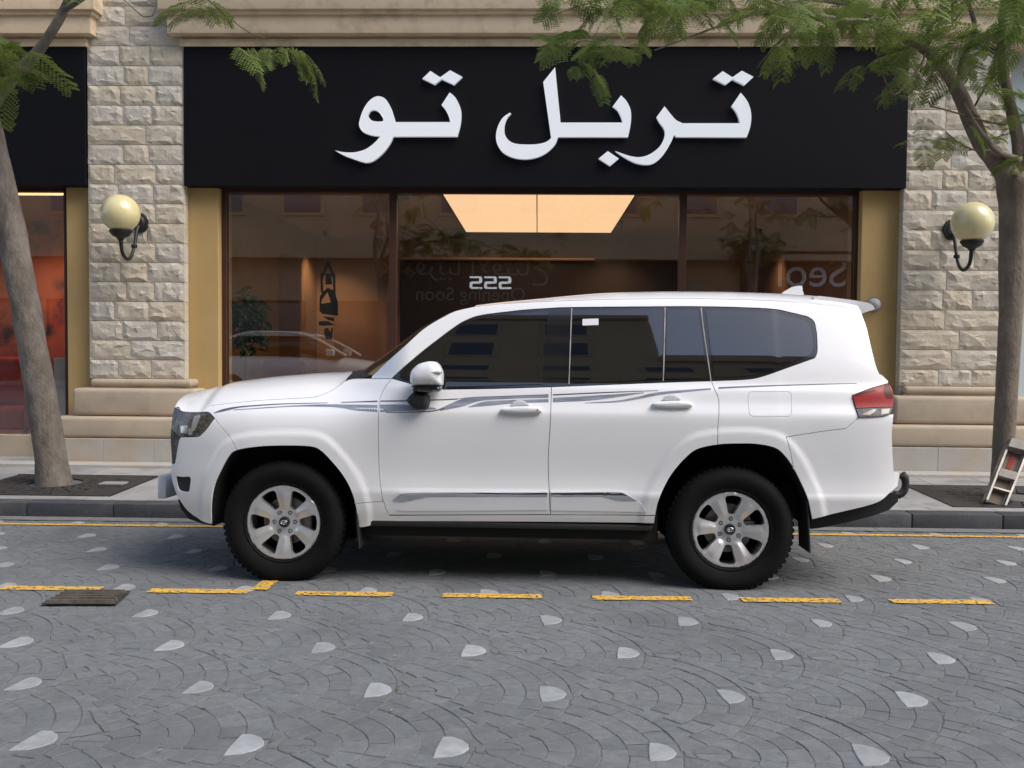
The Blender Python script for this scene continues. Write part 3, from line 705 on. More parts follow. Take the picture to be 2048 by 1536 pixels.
# emblem transfer inside left pane
emb = empty('window_emblem', atY(657, 600, YG - .004), 'black tower shaped emblem with strokes stuck on the left window pane', 'emblem')
def epoly(pts, holes=()):
    c = emb.location
    def cv(l):
        out = []
        for x, y in l:
            p = atY(590 + x / 6.98, 480 + y / 6.98, YG - .004); out.append(Vector((p.x - c.x, p.z - c.z)))
        return clean(out)
    prism('emblem_stroke', cv(pts), [cv(h) for h in holes], lambda x, y, d: (x, d, y), .003, M['blackgloss'], emb)
epoly([(460, 245), (540, 460), (560, 480), (565, 760), (600, 880), (600, 1060), (380, 1030), (340, 990), (345, 790), (375, 745), (360, 720), (355, 470), (380, 450)],
      [[(455, 365), (505, 470), (410, 470)], [(400, 490), (430, 490), (425, 620), (520, 620), (500, 490), (530, 540), (530, 700), (455, 665), (395, 720), (385, 560)], [(455, 725), (500, 870), (365, 890), (375, 830)]])
epoly([(390, 1070), (540, 1080), (545, 1135), (470, 1120)]); epoly([(335, 1135), (460, 1130), (520, 1170), (570, 1190), (400, 1195), (335, 1195)])
epoly([(410, 1240), (460, 1225), (490, 1290), (510, 1225), (530, 1225), (515, 1390), (430, 1390), (405, 1300)])
# left shop interior
xa, xb = X(-620, YG, 560), X(150, YG, 560)
bpart('shop_floor', xa, xb + .1, YG + .1, YG + 4, fl - .1, fl, M['infloor'])
bpart('shop_ceiling', xa, xb + .1, YG + .1, YG + 4, CZ, CZ + .1, M['inceil'])
bpart('back_wall', xa, xb + .1, YG + 4, YG + 4.1, fl, CZ, mat('deep_red_wall', (.42, .06, .02), .7, var=(.5, .16, .05), scale=1.2, stain=(.03, .01, .008), sscale=2.2))
bpart('side_wall', xb + .1, xb + .16, YG + .1, YG + 4, fl, CZ, M['inwall'])
ls = empty('strip_light', atY(50, 388, YG + .4), 'thin orange strip light along the top of the left shop window', 'strip light')
box('light_tube', X(-500, YG + .4, 388) - ls.location.x, X(128, YG + .4, 388) - ls.location.x, -.01, .02, -.012, .012, M['strip_light'], ls)
sp = bpy.data.lights.new('shop_fill_spot', 'SPOT'); sp.energy = 65; sp.color = (1, .42, .16); sp.spot_size = R(110); sp.spot_blend = .9; sp.shadow_soft_size = .08  # spot and its housing added to brighten the left shop
spo = bpy.data.objects.new('shop_fill_spot', sp); col.objects.link(spo); spo.location = (X(40, YG + 2.6, 560), YG + 2.6, CZ - .15); spo.rotation_euler = (R(25), 0, 0)
sf = empty('spotlight', (X(40, YG + 2.6, 560), YG + 2.6, CZ), 'added fill spotlight brightening the red wall of the left shop', 'spotlight')
lathe('spot_housing', [(.001, 0), (.05, 0), (.05, -.09), (.042, -.09), (.042, -.04), (.001, -.04)], M['indark'], sf, 16, 'Z')
# soft glow ceiling light for left shop
c2 = empty('ceiling_light', (X(-40, YG + 2, 560), YG + 2.2, CZ), 'round ceiling lamp glowing in the red shop at left', 'ceiling light')
lathe('diffuser', [(.001, -.05), (.25, -.05), (.26, -.03), (.26, 0)], M['strip_light'], c2, 24, 'Z')
box('pale_board', 0, .01, 0, .01, 0, .01, M['greyp'], bld) if False else None
p1, p2 = atY(108, 715, YG + .15), atY(136, 845, YG + .15)
wb = empty('white_notice_board', (p1.x, YG + .15, fl), 'white board standing inside the edge of the left shop window', 'board')
box('board', 0, p2.x - p1.x, 0, .02, p2.z - fl, p1.z - fl, M['greyp'], wb, .003); box('board_foot', -.02, p2.x - p1.x + .02, -.1, .1, 0, .03, M['indark'], wb, .003); box('board_post', .1, .13, .005, .015, .03, p2.z - fl, M['indark'], wb)
# red sofa like shapes in left shop
def armchair(x, y, s, m, label):
    g = empty('armchair', (x, y, fl), label, 'armchair')
    box('seat', -.38 * s, .38 * s, -.36 * s, .36 * s, .14, .44, m, g, .05, 3); box('backrest', -.38 * s, .38 * s, .26 * s, .44 * s, .445, 1.15, m, g, .06, 3)
    for q in (-1, 1): box('armrest', (q * .46 - .07) * s, (q * .46 + .07) * s, -.36 * s, .4 * s, .14, .66, m, g, .04, 3)
    for q in (-1, 1):
        for r in (-1, 1): box('leg', q * .38 * s - .025, q * .38 * s + .025, r * .28 * s - .025, r * .28 * s + .025, 0, .139, M['indark'], g)
    return g
armchair(X(15, YG + 2, 700), YG + 2.0, 1.1, mat('orange_red_velvet', (.55, .07, .02), .8, var=(.4, .04, .01), scale=5), 'orange red armchair inside the left shop behind the tree')
armchair(X(562, YG + 1.6, 700), YG + 1.5, .8, M['redthing'], 'dark red armchair behind the potted plant in the middle shop')
# wall lamps
def wall_lamp(cx, cy, r, plate, cup, arm, label):
    YGl = YW - .50
    c = atY(cx, cy, YGl); rad = r / (F_PX / YGl)
    pz = atY(plate[0], plate[1], YW - .03)
    g = empty('wall_lamp', (pz.x, YW, pz.z), label, 'wall lamp', 'globe lamps on the stone piers'); L = g.location
    c = c - L
    # globe
    bm = bmesh.new(); bmesh.ops.create_uvsphere(bm, u_segments=36, v_segments=24, radius=rad); bmesh.ops.translate(bm, verts=bm.verts[:], vec=c); bm_obj('globe', bm, M['globe'], g, True)
    x, y, z = c; zb = z - rad
    lathe('cup', [(.001, zb - .085), (.03, zb - .085), (.045, zb - .06), (.095, zb - .035), (.125, zb + .01), (.125, zb + .022), (.11, zb + .022), (.09, zb - .0), (.001, zb - .0)], M['iblack'], g, 28, 'Z', (x, y, 0))
    lathe('backplate', [(.001, -.045), (.05, -.045), (.07, -.03), (.085, -.03), (.095, 0), (.095, .02)], M['iblack'], g, 28, 'Y', (0, -.03, 0)).scale = (1, 1, 1.25)
    pts = [(0, -.05, -.03), (x * .15, y * .22, -.10), (x * .25, y * .36, zb - .12), (x * .42, y * .52, zb - .25), (x * .68, y * .72, zb - .285), (x * .92, y * .93, zb - .22), (x, y, zb - .08)]
    tube('arm', pts, [.022, .02, .018, .02, .02, .02, .024], M['iblack'], g, 10, step=.03)
    lathe('arm_collar', [(.001, -.02), (.032, -.02), (.036, 0), (.032, .02), (.001, .02)], M['iblack'], g, 16, 'Z', (pts[2][0], pts[2][1], pts[2][2]))
    return g
wall_lamp(241, 427, 38, (280, 446), None, None, 'yellowed globe lamp on the left stone pier')
wall_lamp(1945, 445, 40, (1902, 460), None, None, 'yellowed globe lamp on the right stone pier near the forked tree')
# round fitting on the right jamb
p = atY(1750, 609, YS - .05)
cdm = empty('dome_fitting', (p.x, YS, p.z), 'small pale round fitting on the ochre post above the car spoiler', 'wall fitting')
lathe('dome', [(.001, -.10), (.03, -.095), (.06, -.07), (.078, -.03), (.082, 0)], M['greyp'], cdm, 24, 'Y'); lathe('rim', [(.082, 0), (.09, -.012), (.09, 0)], M['greyp'], cdm, 24, 'Y', (0, -.0005, 0))
# pale neighbouring wall at the far right
nb = empty('neighbouring_building', (X(2016, YW, 560) + 2, YW + .25, pav_z(YW)), 'pale green grey rendered wall beyond the right stone pier', 'building')
box('wall', -1.99, 6, 0, .4, .55, 9 - pav_z(YW), M['palewall'], nb); box('base_course', -1.98, 6, -.02, .4, 0, .549, M['greystone'], nb)

#@@OPPOSITE
# ================================================================== ACROSS THE STREET (seen in reflections)
YO = -9.6; VY = 2 * YG - YO         # facade and its mirror image distance
opp = empty('opposite_building', (0, YO, .4), 'sandy orange building across the street, seen reflected in the windows', 'building')
def ox(px): return atY(px, 560, VY).x
def oz(py): return atY(1075, py, VY).z
box('wall', -26, 2.6, -6, 0, -.6, 19.0, M['opp'], opp); box('wall', 2.601, 26, -6, 0, -.6, 13.4, M['opp'], opp)
box('parapet', 2.61, 26.2, -6.1, .25, 13.401, 14.0, M['opp'], opp); box('parapet', -26.2, 2.6, -6.1, .25, 19.001, 19.5, M['opp'], opp)
for k in range(-9, 10):
    for zf in ((5.4, 8.1, 10.8) if k > 0 else (5.4, 8.1, 11, 14, 16.6)):
        f = box('window', k * 2.7 - .75, k * 2.7 + .75, -.05, .06, zf, zf + 1.7, M['opp'], opp, .01)
        box('pane', k * 2.7 - .62, k * 2.7 + .62, .061, .075, zf + .12, zf + 1.58, M['oppglass'], f)
for k in range(-5, 6):
    f = box('shop_front', k * 5 - 2, k * 5 + 2, .0, .1, -.3, 2.5, M['brown'], opp); box('pane', k * 5 - 1.9, k * 5 + 1.9, .101, .12, -.2, 2.4, M['oppglass'], f)
box('canopy', -26, 26, 0, .8, 3.9, 4.1, M['opp'], opp)
osn = empty('opening_sign', ((ox(800) + ox(1365)) / 2, YO + .15, oz(575)), 'dark opening soon sign across the street reflected in the middle window', 'sign')
L = osn.location
box('sign_panel', ox(800) - L.x, ox(1362) - L.x, -.1, 0, oz(655) - L.z, oz(521) - L.z, M['oppdark'], osn)
def text(name, body, size, x, z, m, parent, w_=None, flip=True):
    cu = bpy.data.curves.new(name, 'FONT'); cu.body = body; cu.size = size; cu.align_x = 'CENTER'; cu.align_y = 'CENTER'; cu.extrude = .012
    t = bpy.data.objects.new(name, cu); col.objects.link(t); bpy.context.view_layer.update()
    dg = bpy.context.evaluated_depsgraph_get(); me = bpy.data.meshes.new_from_object(t.evaluated_get(dg)); bpy.data.objects.remove(t)
    me.name = name; me.materials.clear(); me.materials.append(m)
    o = bpy.data.objects.new(name, me); col.objects.link(o); o.parent = parent; o.location = (x, .014, z); o.rotation_euler = (R(90), 0, R(180))
    xs = [v.co.x for v in me.vertices]
    if w_ and xs: s = w_ / (max(xs) - min(xs)); o.scale = (s, s, 1)
    print('TEXT', name, len(me.vertices), (max(xs) - min(xs)) if xs else 0)
    return o
M['farletter'] = mat('grey_far_letter', (.22, .22, .21), .5); M['glowwhite'] = mat('white_letter_added_glow', (.85, .88, .92), .5, emit=(.8, .9, 1), es=1.2); M['farwhite'] = mat('white_far_letter', (.85, .88, .92), .5)  # glow added to the number letters to strengthen their reflection
text('english_lettering', 'Opening Soon', .6, (ox(833) + ox(1050)) / 2 - L.x, oz(591) - L.z, M['farletter'], osn, ox(1050) - ox(833))
text('arabic_lettering', '\uFEA1\uFE8E\uFE98\uFE98\uFED3\uFEFB\uFE8D \uFE8E\uFE92\uFEF3\uFEAE\uFED7', .6, (ox(833) + ox(1095)) / 2 - L.x, oz(536) - L.z, M['farletter'], osn, ox(1095) - ox(833))
for k in range(3):                  # three angular S shapes
    cx0 = ox(940 + k * 29) - L.x; cx1 = ox(965 + k * 29) - L.x; z0, z1 = oz(579) - L.z, oz(554) - L.z; W_, H_ = cx1 - cx0, z1 - z0
    S = [(1, 1), (.12, 1), (0, .86), (0, .56), (.1, .44), (.78, .40), (.78, .14), (0, .14), (0, 0), (.88, 0), (1, .12), (1, .46), (.88, .58), (.24, .6), (.24, .86), (1, .86)]
    prism('number_letter', clean([(cx1 - u * W_, z0 + v * H_) for u, v in S]), [], lambda x, y, d: (x, .02 + d, y), -.02, M['glowwhite'], osn)
sn2 = empty('far_shop_sign', (ox(1620), YO + .15, oz(545)), 'dark shop sign with rounded white letters reflected in the right window', 'sign')
L = sn2.location
box('sign_panel', ox(1480) - L.x, ox(1760) - L.x, -.1, 0, oz(600) - L.z, oz(500) - L.z, M['oppdark'], sn2)
text('rounded_lettering', 'Seol', 1.2, 0, 0, M['farwhite'], sn2, ox(1690) - ox(1555))

#@@REFCAR
# silver car driving past beside the camera (only its reflection shows)
def loft_car(name, loc, length, mat_, label):
    g = empty(name, loc, label, 'car')
    prof = [(0, .45, .62), (.05, .75, .72), (.5, .92, .84), (1.25, 1.02, .88), (1.75, 1.28, .80), (2.2, 1.48, .68), (3.1, 1.52, .68), (3.9, 1.36, .72), (4.35, 1.05, .80), (4.55, .85, .75), (4.6, .45, .6)]
    def body(z0, prof_, nm, m, k=1, wtop=None, belt=None):
        vs = []; fs = []; n = 12
        for (x, zt_, wt) in prof_:
            for i in range(n + 1):
                a = math.pi * i / n; cx = math.cos(a); sz = math.sin(a)
                wd = .90 * (1 if z0 < .5 else wt); yy = math.copysign(abs(cx) ** .45, cx) * wd; zz = z0 + (zt_ - z0) * sz ** .55
                vs.append((length / 4.6 * (2.3 - x), yy, zz))
        for i in range(len(prof_) - 1):
            for j in range(n): a = i * (n + 1) + j; fs.append((a, a + 1, a + n + 2, a + n + 1))
            a = i * (n + 1); fs.append((a, a + n + 1, a + 2 * n + 1, a + n))
        fs.append(tuple(range(n + 1))); fs.append(tuple(range(len(vs) - n - 1, len(vs)))[::-1])
        o = mesh(nm, vs, fs, m, g); bm = bmesh.new(); bm.from_mesh(o.data); bmesh.ops.recalc_face_normals(bm, faces=bm.faces[:]); bm.to_mesh(o.data); bm.free(); return smooth_by_angle(o, 40)
    body(.28, [(0, .60, 1), (.06, .82, 1), (.4, .98, 1), (1.3, 1.10, 1), (1.6, 1.14, 1), (3.9, 1.18, 1), (4.5, 1.08, 1), (4.6, .5, 1)], 'body', mat_)
    gl = body(1.10, [(1.15, 1.12, .86), (1.5, 1.30, .82), (2.0, 1.585, .74), (2.3, 1.60, .74), (3.3, 1.59, .74), (3.9, 1.40, .78), (4.2, 1.19, .84)], 'windows', M['carglass'])
    body(1.575, [(1.95, 1.62, .73), (2.2, 1.69, .72), (3.2, 1.70, .72), (3.7, 1.60, .70)], 'roof', mat_)
    for s in (-1, 1):
        arc = [(1.0, 1.12), (1.35, 1.32), (1.75, 1.52), (2.15, 1.63), (2.8, 1.66), (3.4, 1.63), (3.9, 1.45), (4.25, 1.15)]
        tube('roof_rail', [(length / 4.6 * (2.3 - x), s * (.92 - (z - 1.1) * .38), z) for x, z in arc], [.03] * 8, mat_, g, 8, step=.08)
        bm = bmesh.new(); add_box(bm, .85, 1.05, s * 1.0 - .09, s * 1.0 + .09, 1.12, 1.28, .04, 3); smooth_by_angle(bm_obj('mirror', bm, mat_, g))
        for xx in (-1.4, 1.35):
            w_ = empty('wheel', (xx, s * .83, .34)); w_.parent = g
            lathe('tyre', [(.21, -.1), (.31, -.1), (.34, -.07), (.34, .07), (.31, .1), (.21, .1)], M['rubber'], w_, 32); lathe('rim', [(.001, s * .07), (.1, s * .09), (.2, s * .08), (.215, s * .1), (.215, -s * .1)], M['alloy'], w_, 32)
    return g
pn = atY(785, 700, 2 * YG - 1.0)
rc = loft_car('passing_car', (pn.x - 2.35, .25, road_z(.3) + .0), 4.6, M['silver'], 'silver car beside the camera, reflected low in the left window')
#@@SUV
# ================================================================== WHITE OFF-ROAD CAR
WR = .375
fw, rw = onroad(567, 1045, WR), onroad(1461, 1060, WR)
ex = (rw - fw).normalized(); ey = NR.cross(ex).normalized(); HUB = .93
org = fw + ey * HUB - NR * WR
suv = empty('parked_car', org, 'large white off-road estate car with grey side stripes and dark windows, parked by the kerb', 'car')
MW = Matrix(((ex.x, ey.x, NR.x, org.x), (ex.y, ey.y, NR.y, org.y), (ex.z, ey.z, NR.z, org.z), (0, 0, 0, 1)))
suv.matrix_world = MW; MI = MW.inverted()
WB = (rw - fw).length
CL = MI @ CAM
print('WHEELBASE', WB, 'camera local', CL)
def lray(px, py): return (MI.to_3x3() @ ray(px, py))
def ly(px, py, y):                   # local point on plane y
    d = lray(px, py); return CL + d * ((y - CL.y) / d.y)
def lproj(p): return project(MW @ Vector(p))
def table(pts, lo, hi, st=.004):
    C = catmull([Vector(p) for p in pts], .003); out = []; j = 0; n = int((hi - lo) / st) + 1
    for i in range(n):
        t = lo + i * st
        while j < len(C) - 2 and C[j + 1].x < t: j += 1
        a, b = C[j], C[j + 1]; k = (t - a.x) / max(1e-9, b.x - a.x); k = max(0, min(1, k)); out.append(a.y + (b.y - a.y) * k)
    def f(t):
        u = (t - lo) / st
        if u <= 0: return out[0]
        if u >= n - 1: return out[-1]
        i = int(u); return out[i] + (out[i + 1] - out[i]) * (u - i)
    return f
WD = table([(.2, .88), (.36, .915), (.45, .945), (.53, .962), (.585, .972), (.62, .966), (.70, .962), (.80, .968), (.90, .977), (1.0, .984), (1.06, .986), (1.10, .982), (1.135, .968), (1.18, .950), (1.25, .930), (1.30, .905), (1.40, .876), (1.55, .825), (1.70, .768), (1.80, .724), (1.86, .680), (1.9, .63), (1.96, .55)], .2, 1.96)
WF = table([(.2, .86), (.36, .90), (.5, .945), (.65, .965), (.80, .972), (.92, .975), (1.0, .968), (1.06, .950), (1.10, .925), (1.14, .885), (1.18, .83), (1.22, .76), (1.28, .66), (1.4, .5), (1.96, .4)], .2, 1.96)
TX = table([(-1.2, -.62), (-1.02, -.42), (-.96, -.31), (-.90, -.215), (-.82, -.145), (-.70, -.082), (-.5, -.032), (-.3, -.008), (-.1, 0), (.5, 0), (2.8, 0), (3.2, -.004), (3.5, -.014), (3.7, -.034), (3.85, -.07), (3.95, -.12), (4.02, -.19), (4.08, -.29), (4.15, -.42), (4.3, -.7)], -1.2, 4.3)
ARF = []; ARR = []
def sstep(a, b, t): t = max(0, min(1, (t - a) / (b - a))); return t * t * (3 - 2 * t)
def segd(x, z, A):
    i = min(range(len(A)), key=lambda k: (x - A[k].x) ** 2 + (z - A[k].y) ** 2); best = 1e9; p = Vector((x, z))
    for k in (i - 1, i):
        if 0 <= k < len(A) - 1:
            a, b = A[k], A[k + 1]; ab = b - a; t = max(0, min(1, (p - a).dot(ab) / ab.length_squared)); best = min(best, (p - a - ab * t).length)
    return best
def flare(x, z):
    e = 0
    for c, A in ((0.0, ARF), (WB, ARR)):
        if A and abs(x - c) < .85 and z < 1.1:
            d = segd(x, z, A)
            fade = 1 - sstep(.62, .78, abs(x - c)) * .6
            e = max(e, (.012 * (1 - sstep(.060, .110, d)) + .005 * (1 - sstep(.0, .26, d))) * fade)
    return e
def wfun(x, z, fl=True):
    b = sstep(.25, .80, x); base = WF(z) * (1 - b) + WD(z) * b
    return base + TX(x) + (flare(x, z) if fl else 0)
def L_(px, py):                      # pixel of the near flank -> local (x,z)
    d = lray(px, py); y = -.95
    for _ in range(30):
        p = CL + d * ((y - CL.y) / d.y); y2 = -max(.35, wfun(p.x, max(.2, min(1.95, p.z)), False)); y = y + (y2 - y) * .7
    return Vector((p.x, p.z))
def ln(pts, step=.018): return catmull([L_(*p) for p in pts], step)
def poly(*segs, step=.018):
    out = []
    for s in segs: out += (ln(s, step) if not isinstance(s[0], Vector) else list(s))
    return clean(out, .0015)
def P3(p, side, off=0):
    wv = wfun(p.x, p.y) + off; return Vector((p.x, side * wv, p.y))
def N3(p, side):
    h = .006; a = (wfun(p.x + h, p.y) - wfun(p.x - h, p.y)) / (2 * h); b = (wfun(p.x, p.y + h) - wfun(p.x, p.y - h)) / (2 * h)
    return Vector((-a, side, -b)).normalized()
def panel(name, outline, m, off=0, gap=.002, holes=(), grid=.020, flange=.02, label=None, sides=(-1, 1), parent=None):
    o2 = inset(outline, gap) if gap else (outline if area(outline) > 0 else outline[::-1])
    o2 = clean(o2, .001)
    hs = [clean(h if area(h) > 0 else h[::-1], .001) for h in holes]
    v2, T = tri2d(o2, hs, grid); n = len(v2); first = None
    base = [(P3(p, -1, off), N3(p, -1)) for p in v2]
    loops = [(o2, 1)] + [(h, -1) for h in hs]
    for side in sides:
        vs = [Vector((a.x, a.y * -side, a.z)) for a, b in base]; ns = [Vector((b.x, b.y * -side, b.z)) for a, b in base]
        fs = [t if side < 0 else (t[0], t[2], t[1]) for t in T]
        if flange:
            for lp, sg in loops:
                b0 = len(vs); k = len(lp)
                for i, p in enumerate(lp):
                    q = P3(p, side, off); t = (lp[(i + 1) % k] - lp[i - 1]).normalized(); nn = Vector((t.y, 0, -t.x)) * sg
                    nn_ = (nn * .75 + Vector((0, side * .65, 0))).normalized()
                    vs += [q, Vector((q.x, q.y - side * flange, q.z))]; ns += [nn_, nn]
                for i in range(k):
                    a, b = b0 + 2 * i, b0 + 2 * ((i + 1) % k); f = (a, a + 1, b + 1, b); fs.append(f if (side < 0) == (sg > 0) else f[::-1])
        o = mesh(name, vs, fs, m, parent or suv, True, ns)
        if label: o['label'] = label
        if first is None: first = o
    return first
# ---- outlines measured on the flank
archf = [(425, 1048), (425, 1005), (431, 970), (444.5, 939), (460, 911.5), (476, 900), (519, 893), (573, 891), (624, 893), (644, 902), (663, 921), (683, 945), (698.5, 970), (708, 994), (714, 1021), (716, 1052)]
archr = [(1308, 1046), (1310, 1031), (1316, 1003), (1328, 974), (1344.5, 945.6), (1369, 917), (1394, 898), (1435, 889), (1475, 887), (1513, 888), (1550, 896), (1570, 913), (1586.5, 937), (1603, 970), (1615, 999), (1623, 1038)]
AF = ln(archf); AR = ln(archr); ARF += AF[::2]; ARR += AR[::2]
def near(A, px, py):
    q = L_(px, py); return min(range(len(A)), key=lambda i: (A[i] - q).length)
i1, i2 = near(AF, 476, 900), near(AF, 711, 1006)
j1, j2 = near(AR, 1434, 889), near(AR, 1586, 937)
j0 = near(AR, 1309.8, 1031)
nose = [(343, 927), (342, 948), (348, 975), (360, 1001), (378, 1024), (404, 1041), (425, 1048)]
seamFB = [(429, 836), (441, 852), (456, 868), (468, 884)]
fd = [(784, 757), (771, 773), (761, 794), (758, 814), (756.5, 850), (757, 892), (759, 951), (765, 997.5)]
fd2 = [(765, 997.5), (767.5, 1003), (773, 1021), (778.5, 1030)]
bc = [(1103, 774), (1100.5, 847), (1096.8, 908), (1097, 950), (1100.5, 1023.5), (1101, 1029.5)]
rq = [(1422.5, 761), (1428.6, 777), (1437, 798), (1438, 822.5), (1435.6, 855), (1434, 889)]
hoodsh = [(403, 824), (411, 816), (424, 811), (476, 804.6), (528, 800), (580, 797), (627, 794), (648, 788), (671.6, 776), (690, 763)]
gutter = [(950, 613), (1003, 607.5), (1100, 602.5), (1205, 599), (1328, 597), (1451, 598), (1554, 602), (1640, 609), (1690, 616), (1723, 624)]
apil = [(745, 751), (769, 728), (808, 693), (847, 658), (886, 634), (913, 621.5), (950, 613)]
dloA = [(784, 756), (808, 734), (847, 701), (878, 677), (909, 654), (933, 640), (964, 630), (1023, 622.5), (1057, 619), (1097, 616.5), (1143.6, 614.6), (1328, 613), (1402, 613), (1476, 614.6), (1545.5, 618), (1582, 625), (1615, 633)]
dloB = [(1615, 633), (1627.5, 642), (1632, 658), (1634, 675), (1634.5, 703.6), (1629.6, 716)]
dloC = [(1629.6, 716), (1574, 736), (1525, 753), (1492, 759), (1422.5, 762)]
beltR = [(1422.5, 762), (1328, 765), (1103, 774)]
beltF = [(1103, 774), (1000, 777), (886, 779)]
beltF2 = [(886, 779), (860, 777), (819, 767)]
lampL = [(1717.5, 835), (1713, 823), (1704, 791)]; lampT = [(1704, 791), (1730, 780.6), (1748.7, 774), (1775.8, 767)]
rear_up = [(1777, 762), (1763, 749), (1759.5, 748), (1752, 730.6), (1741.6, 690), (1733.8, 656), (1723, 626)]
white = M['paint']
panel('front_bumper', poly([(429, 836), (415, 856), (401, 871)], [(401, 871), (393, 873.6), (360.6, 874.5)], [(360.6, 874.5), (358, 880), (354, 901), (349.6, 926), (343, 927)], nose, AF[:i1 + 1], seamFB[::-1]), white,
      holes=[poly([(352, 952), (366, 954)], [(366, 954), (381, 955), (379, 981)], [(379, 981), (376, 984), (361, 982), (355.5, 974), (352, 952)])])
panel('fog_lamp_pocket', poly([(352, 952), (366, 954)], [(366, 954), (381, 955), (379, 981)], [(379, 981), (376, 984), (361, 982), (355.5, 974), (352, 952)]), M['plastic'], off=-.012, gap=0, flange=.01)
panel('fender', poly(fd, [(765, 1003), (711, 1006)], AF[i1:i2 + 1][::-1], seamFB[::-1], [(429, 836), (418, 825), (403, 824)], hoodsh, [(690, 763), (705, 757.5), (745, 757), (784, 757)]), white)
panel('rocker_panel', poly([(711, 1006), (765, 1003)], fd2, [(778.5, 1031), (1098, 1030), (1309, 1031)], AR[:j0 + 1][::-1], [(1308, 1046), (1097, 1044), (940, 1043), (788, 1042.5)], [(788, 1042.5), (750, 1049), (726, 1054), (716, 1052)], AF[i2:][::-1]), white)
# doors
door_hole = poly([(846, 790), (846.1, 790.1)]) if False else None
fdoor = panel('front_door', poly(fd, fd2, [(778.5, 1030), (1098, 1029)], bc[::-1], beltF, beltF2, [(819, 767), (784, 757)]), white)
rdoor = panel('rear_door', poly(bc, [(1101, 1029.5), (1309, 1030)], AR[j0:j1 + 1], rq[::-1], beltR), white)
fuel = poly([(1502, 783), (1578, 783)], [(1578, 783), (1583, 788), (1583.5, 826), (1578, 833)], [(1578, 833), (1506, 833)], [(1506, 833), (1499, 829), (1496, 805), (1496.5, 788), (1502, 783)])
seamQB = [(1586, 937), (1580, 905), (1572, 874)]
panel('body_side', poly(rq, AR[j1:j2 + 1], seamQB, [(1572, 874), (1610, 868), (1650, 862), (1692, 857)], [(1692, 857), (1717.5, 835)], lampL, lampT, rear_up, gutter[::-1], apil[::-1], [(745, 751), (742, 757)], [(742, 757), (784, 757)], dloA, dloB, dloC), white, holes=[fuel])
panel('fuel_flap', fuel, white, gap=.0022)
panel('rear_bumper', poly(seamQB[::-1], AR[j2:], [(1623, 1038), (1677, 1025.5), (1730, 1013), (1759, 1003), (1779, 986.6), (1796, 972)], [(1796, 972), (1799, 945.6), (1788, 946)], [(1788, 946), (1786, 917), (1784, 865), (1787, 828)], [(1780, 829), (1763, 833), (1717.5, 835)], [(1717.5, 835), (1692, 857)], [(1692, 857), (1650, 862), (1610, 868), (1572, 874)]), white)
# lamps
hl = poly([(348.8, 815), (356, 813), (364, 821), (379, 823), (404.6, 823.7), (418, 825)], [(418, 825), (429, 835)], [(429, 835), (415, 856), (401, 871)], [(401, 871), (393, 873.6), (357, 875)], [(357, 875), (341.5, 857)], [(341.5, 857), (342.5, 845), (348.8, 815)], step=.01)
H = panel('headlight', hl, M['lampdark'], off=-.003, gap=.002)
for nm, pts, mm in (('reflector', [(361, 852), (374, 851), (374, 867), (362, 866)], 'lampclear'), ('reflector', [(376, 857), (386, 856), (384, 870), (376, 870)], 'lampclear'), ('light_guide', [(389, 832), (400, 830), (395, 848), (389, 862), (382, 862), (384, 846)], 'lampclear'), ('reflector', [(344, 842), (352, 836), (357, 850), (354, 868), (345, 860)], 'steel')):
    panel(nm, poly(*[[a, b] for a, b in zip(pts, pts[1:] + pts[:1])], step=.02), M[mm], off=.001, gap=0, flange=.004)
panel('grille_corner', poly([(341, 858), (357, 876)], [(357, 876), (354, 901), (349.6, 926)], [(349.6, 926), (343.7, 926)], [(343.7, 926), (342, 902), (340.5, 880), (341, 858)]), M['lampdark'], off=-.004, gap=.001)
tl_out = poly([(1717.5, 835), (1713, 823), (1704, 791)], lampT, [(1775.8, 767), (1782, 775), (1787, 798), (1784, 819), (1780, 828.5)], [(1780, 828.5), (1763, 832.7), (1717.5, 835)], step=.01)
tlr = poly([(1711, 817), (1704, 791)], lampT, [(1775.8, 767), (1782, 775), (1787, 798), (1785, 814)], [(1785, 814), (1750, 815), (1711, 817)], step=.01)
tlc = poly([(1717.5, 835), (1711, 817)], [(1711, 817), (1750, 815), (1785, 814)], [(1785, 814), (1780, 828.5)], [(1780, 828.5), (1763, 832.7), (1717.5, 835)], step=.01)
T1 = panel('tail_light', tlr, M['red'], off=.012, gap=.0025, flange=.03)
panel('tail_light_base', tlc, M['tlbase'], off=.010, gap=.0015, flange=.03)
for pts, mm in (([(1762, 818), (1779, 817), (1776, 826), (1761, 829)], 'alu'), ([(1722, 829), (1745, 818), (1754, 818), (1738, 831)], 'steel')):
    panel('reflector', poly(*[[a, b] for a, b in zip(pts, pts[1:] + pts[:1])]), M[mm], off=.012, gap=0, flange=.004)
for pts, mm in (([(1768, 771), (1776, 769), (1782, 782), (1784, 797), (1772, 796), (1766, 782)], 'darkred'), ([(1706, 790), (1730, 782), (1748, 777), (1752, 781), (1730, 786), (1712, 792)], 'darkred')):
    panel('tail_light_trim', poly(*[[a, b] for a, b in zip(pts, pts[1:] + pts[:1])]), M[mm], off=.014, gap=0, flange=.004)
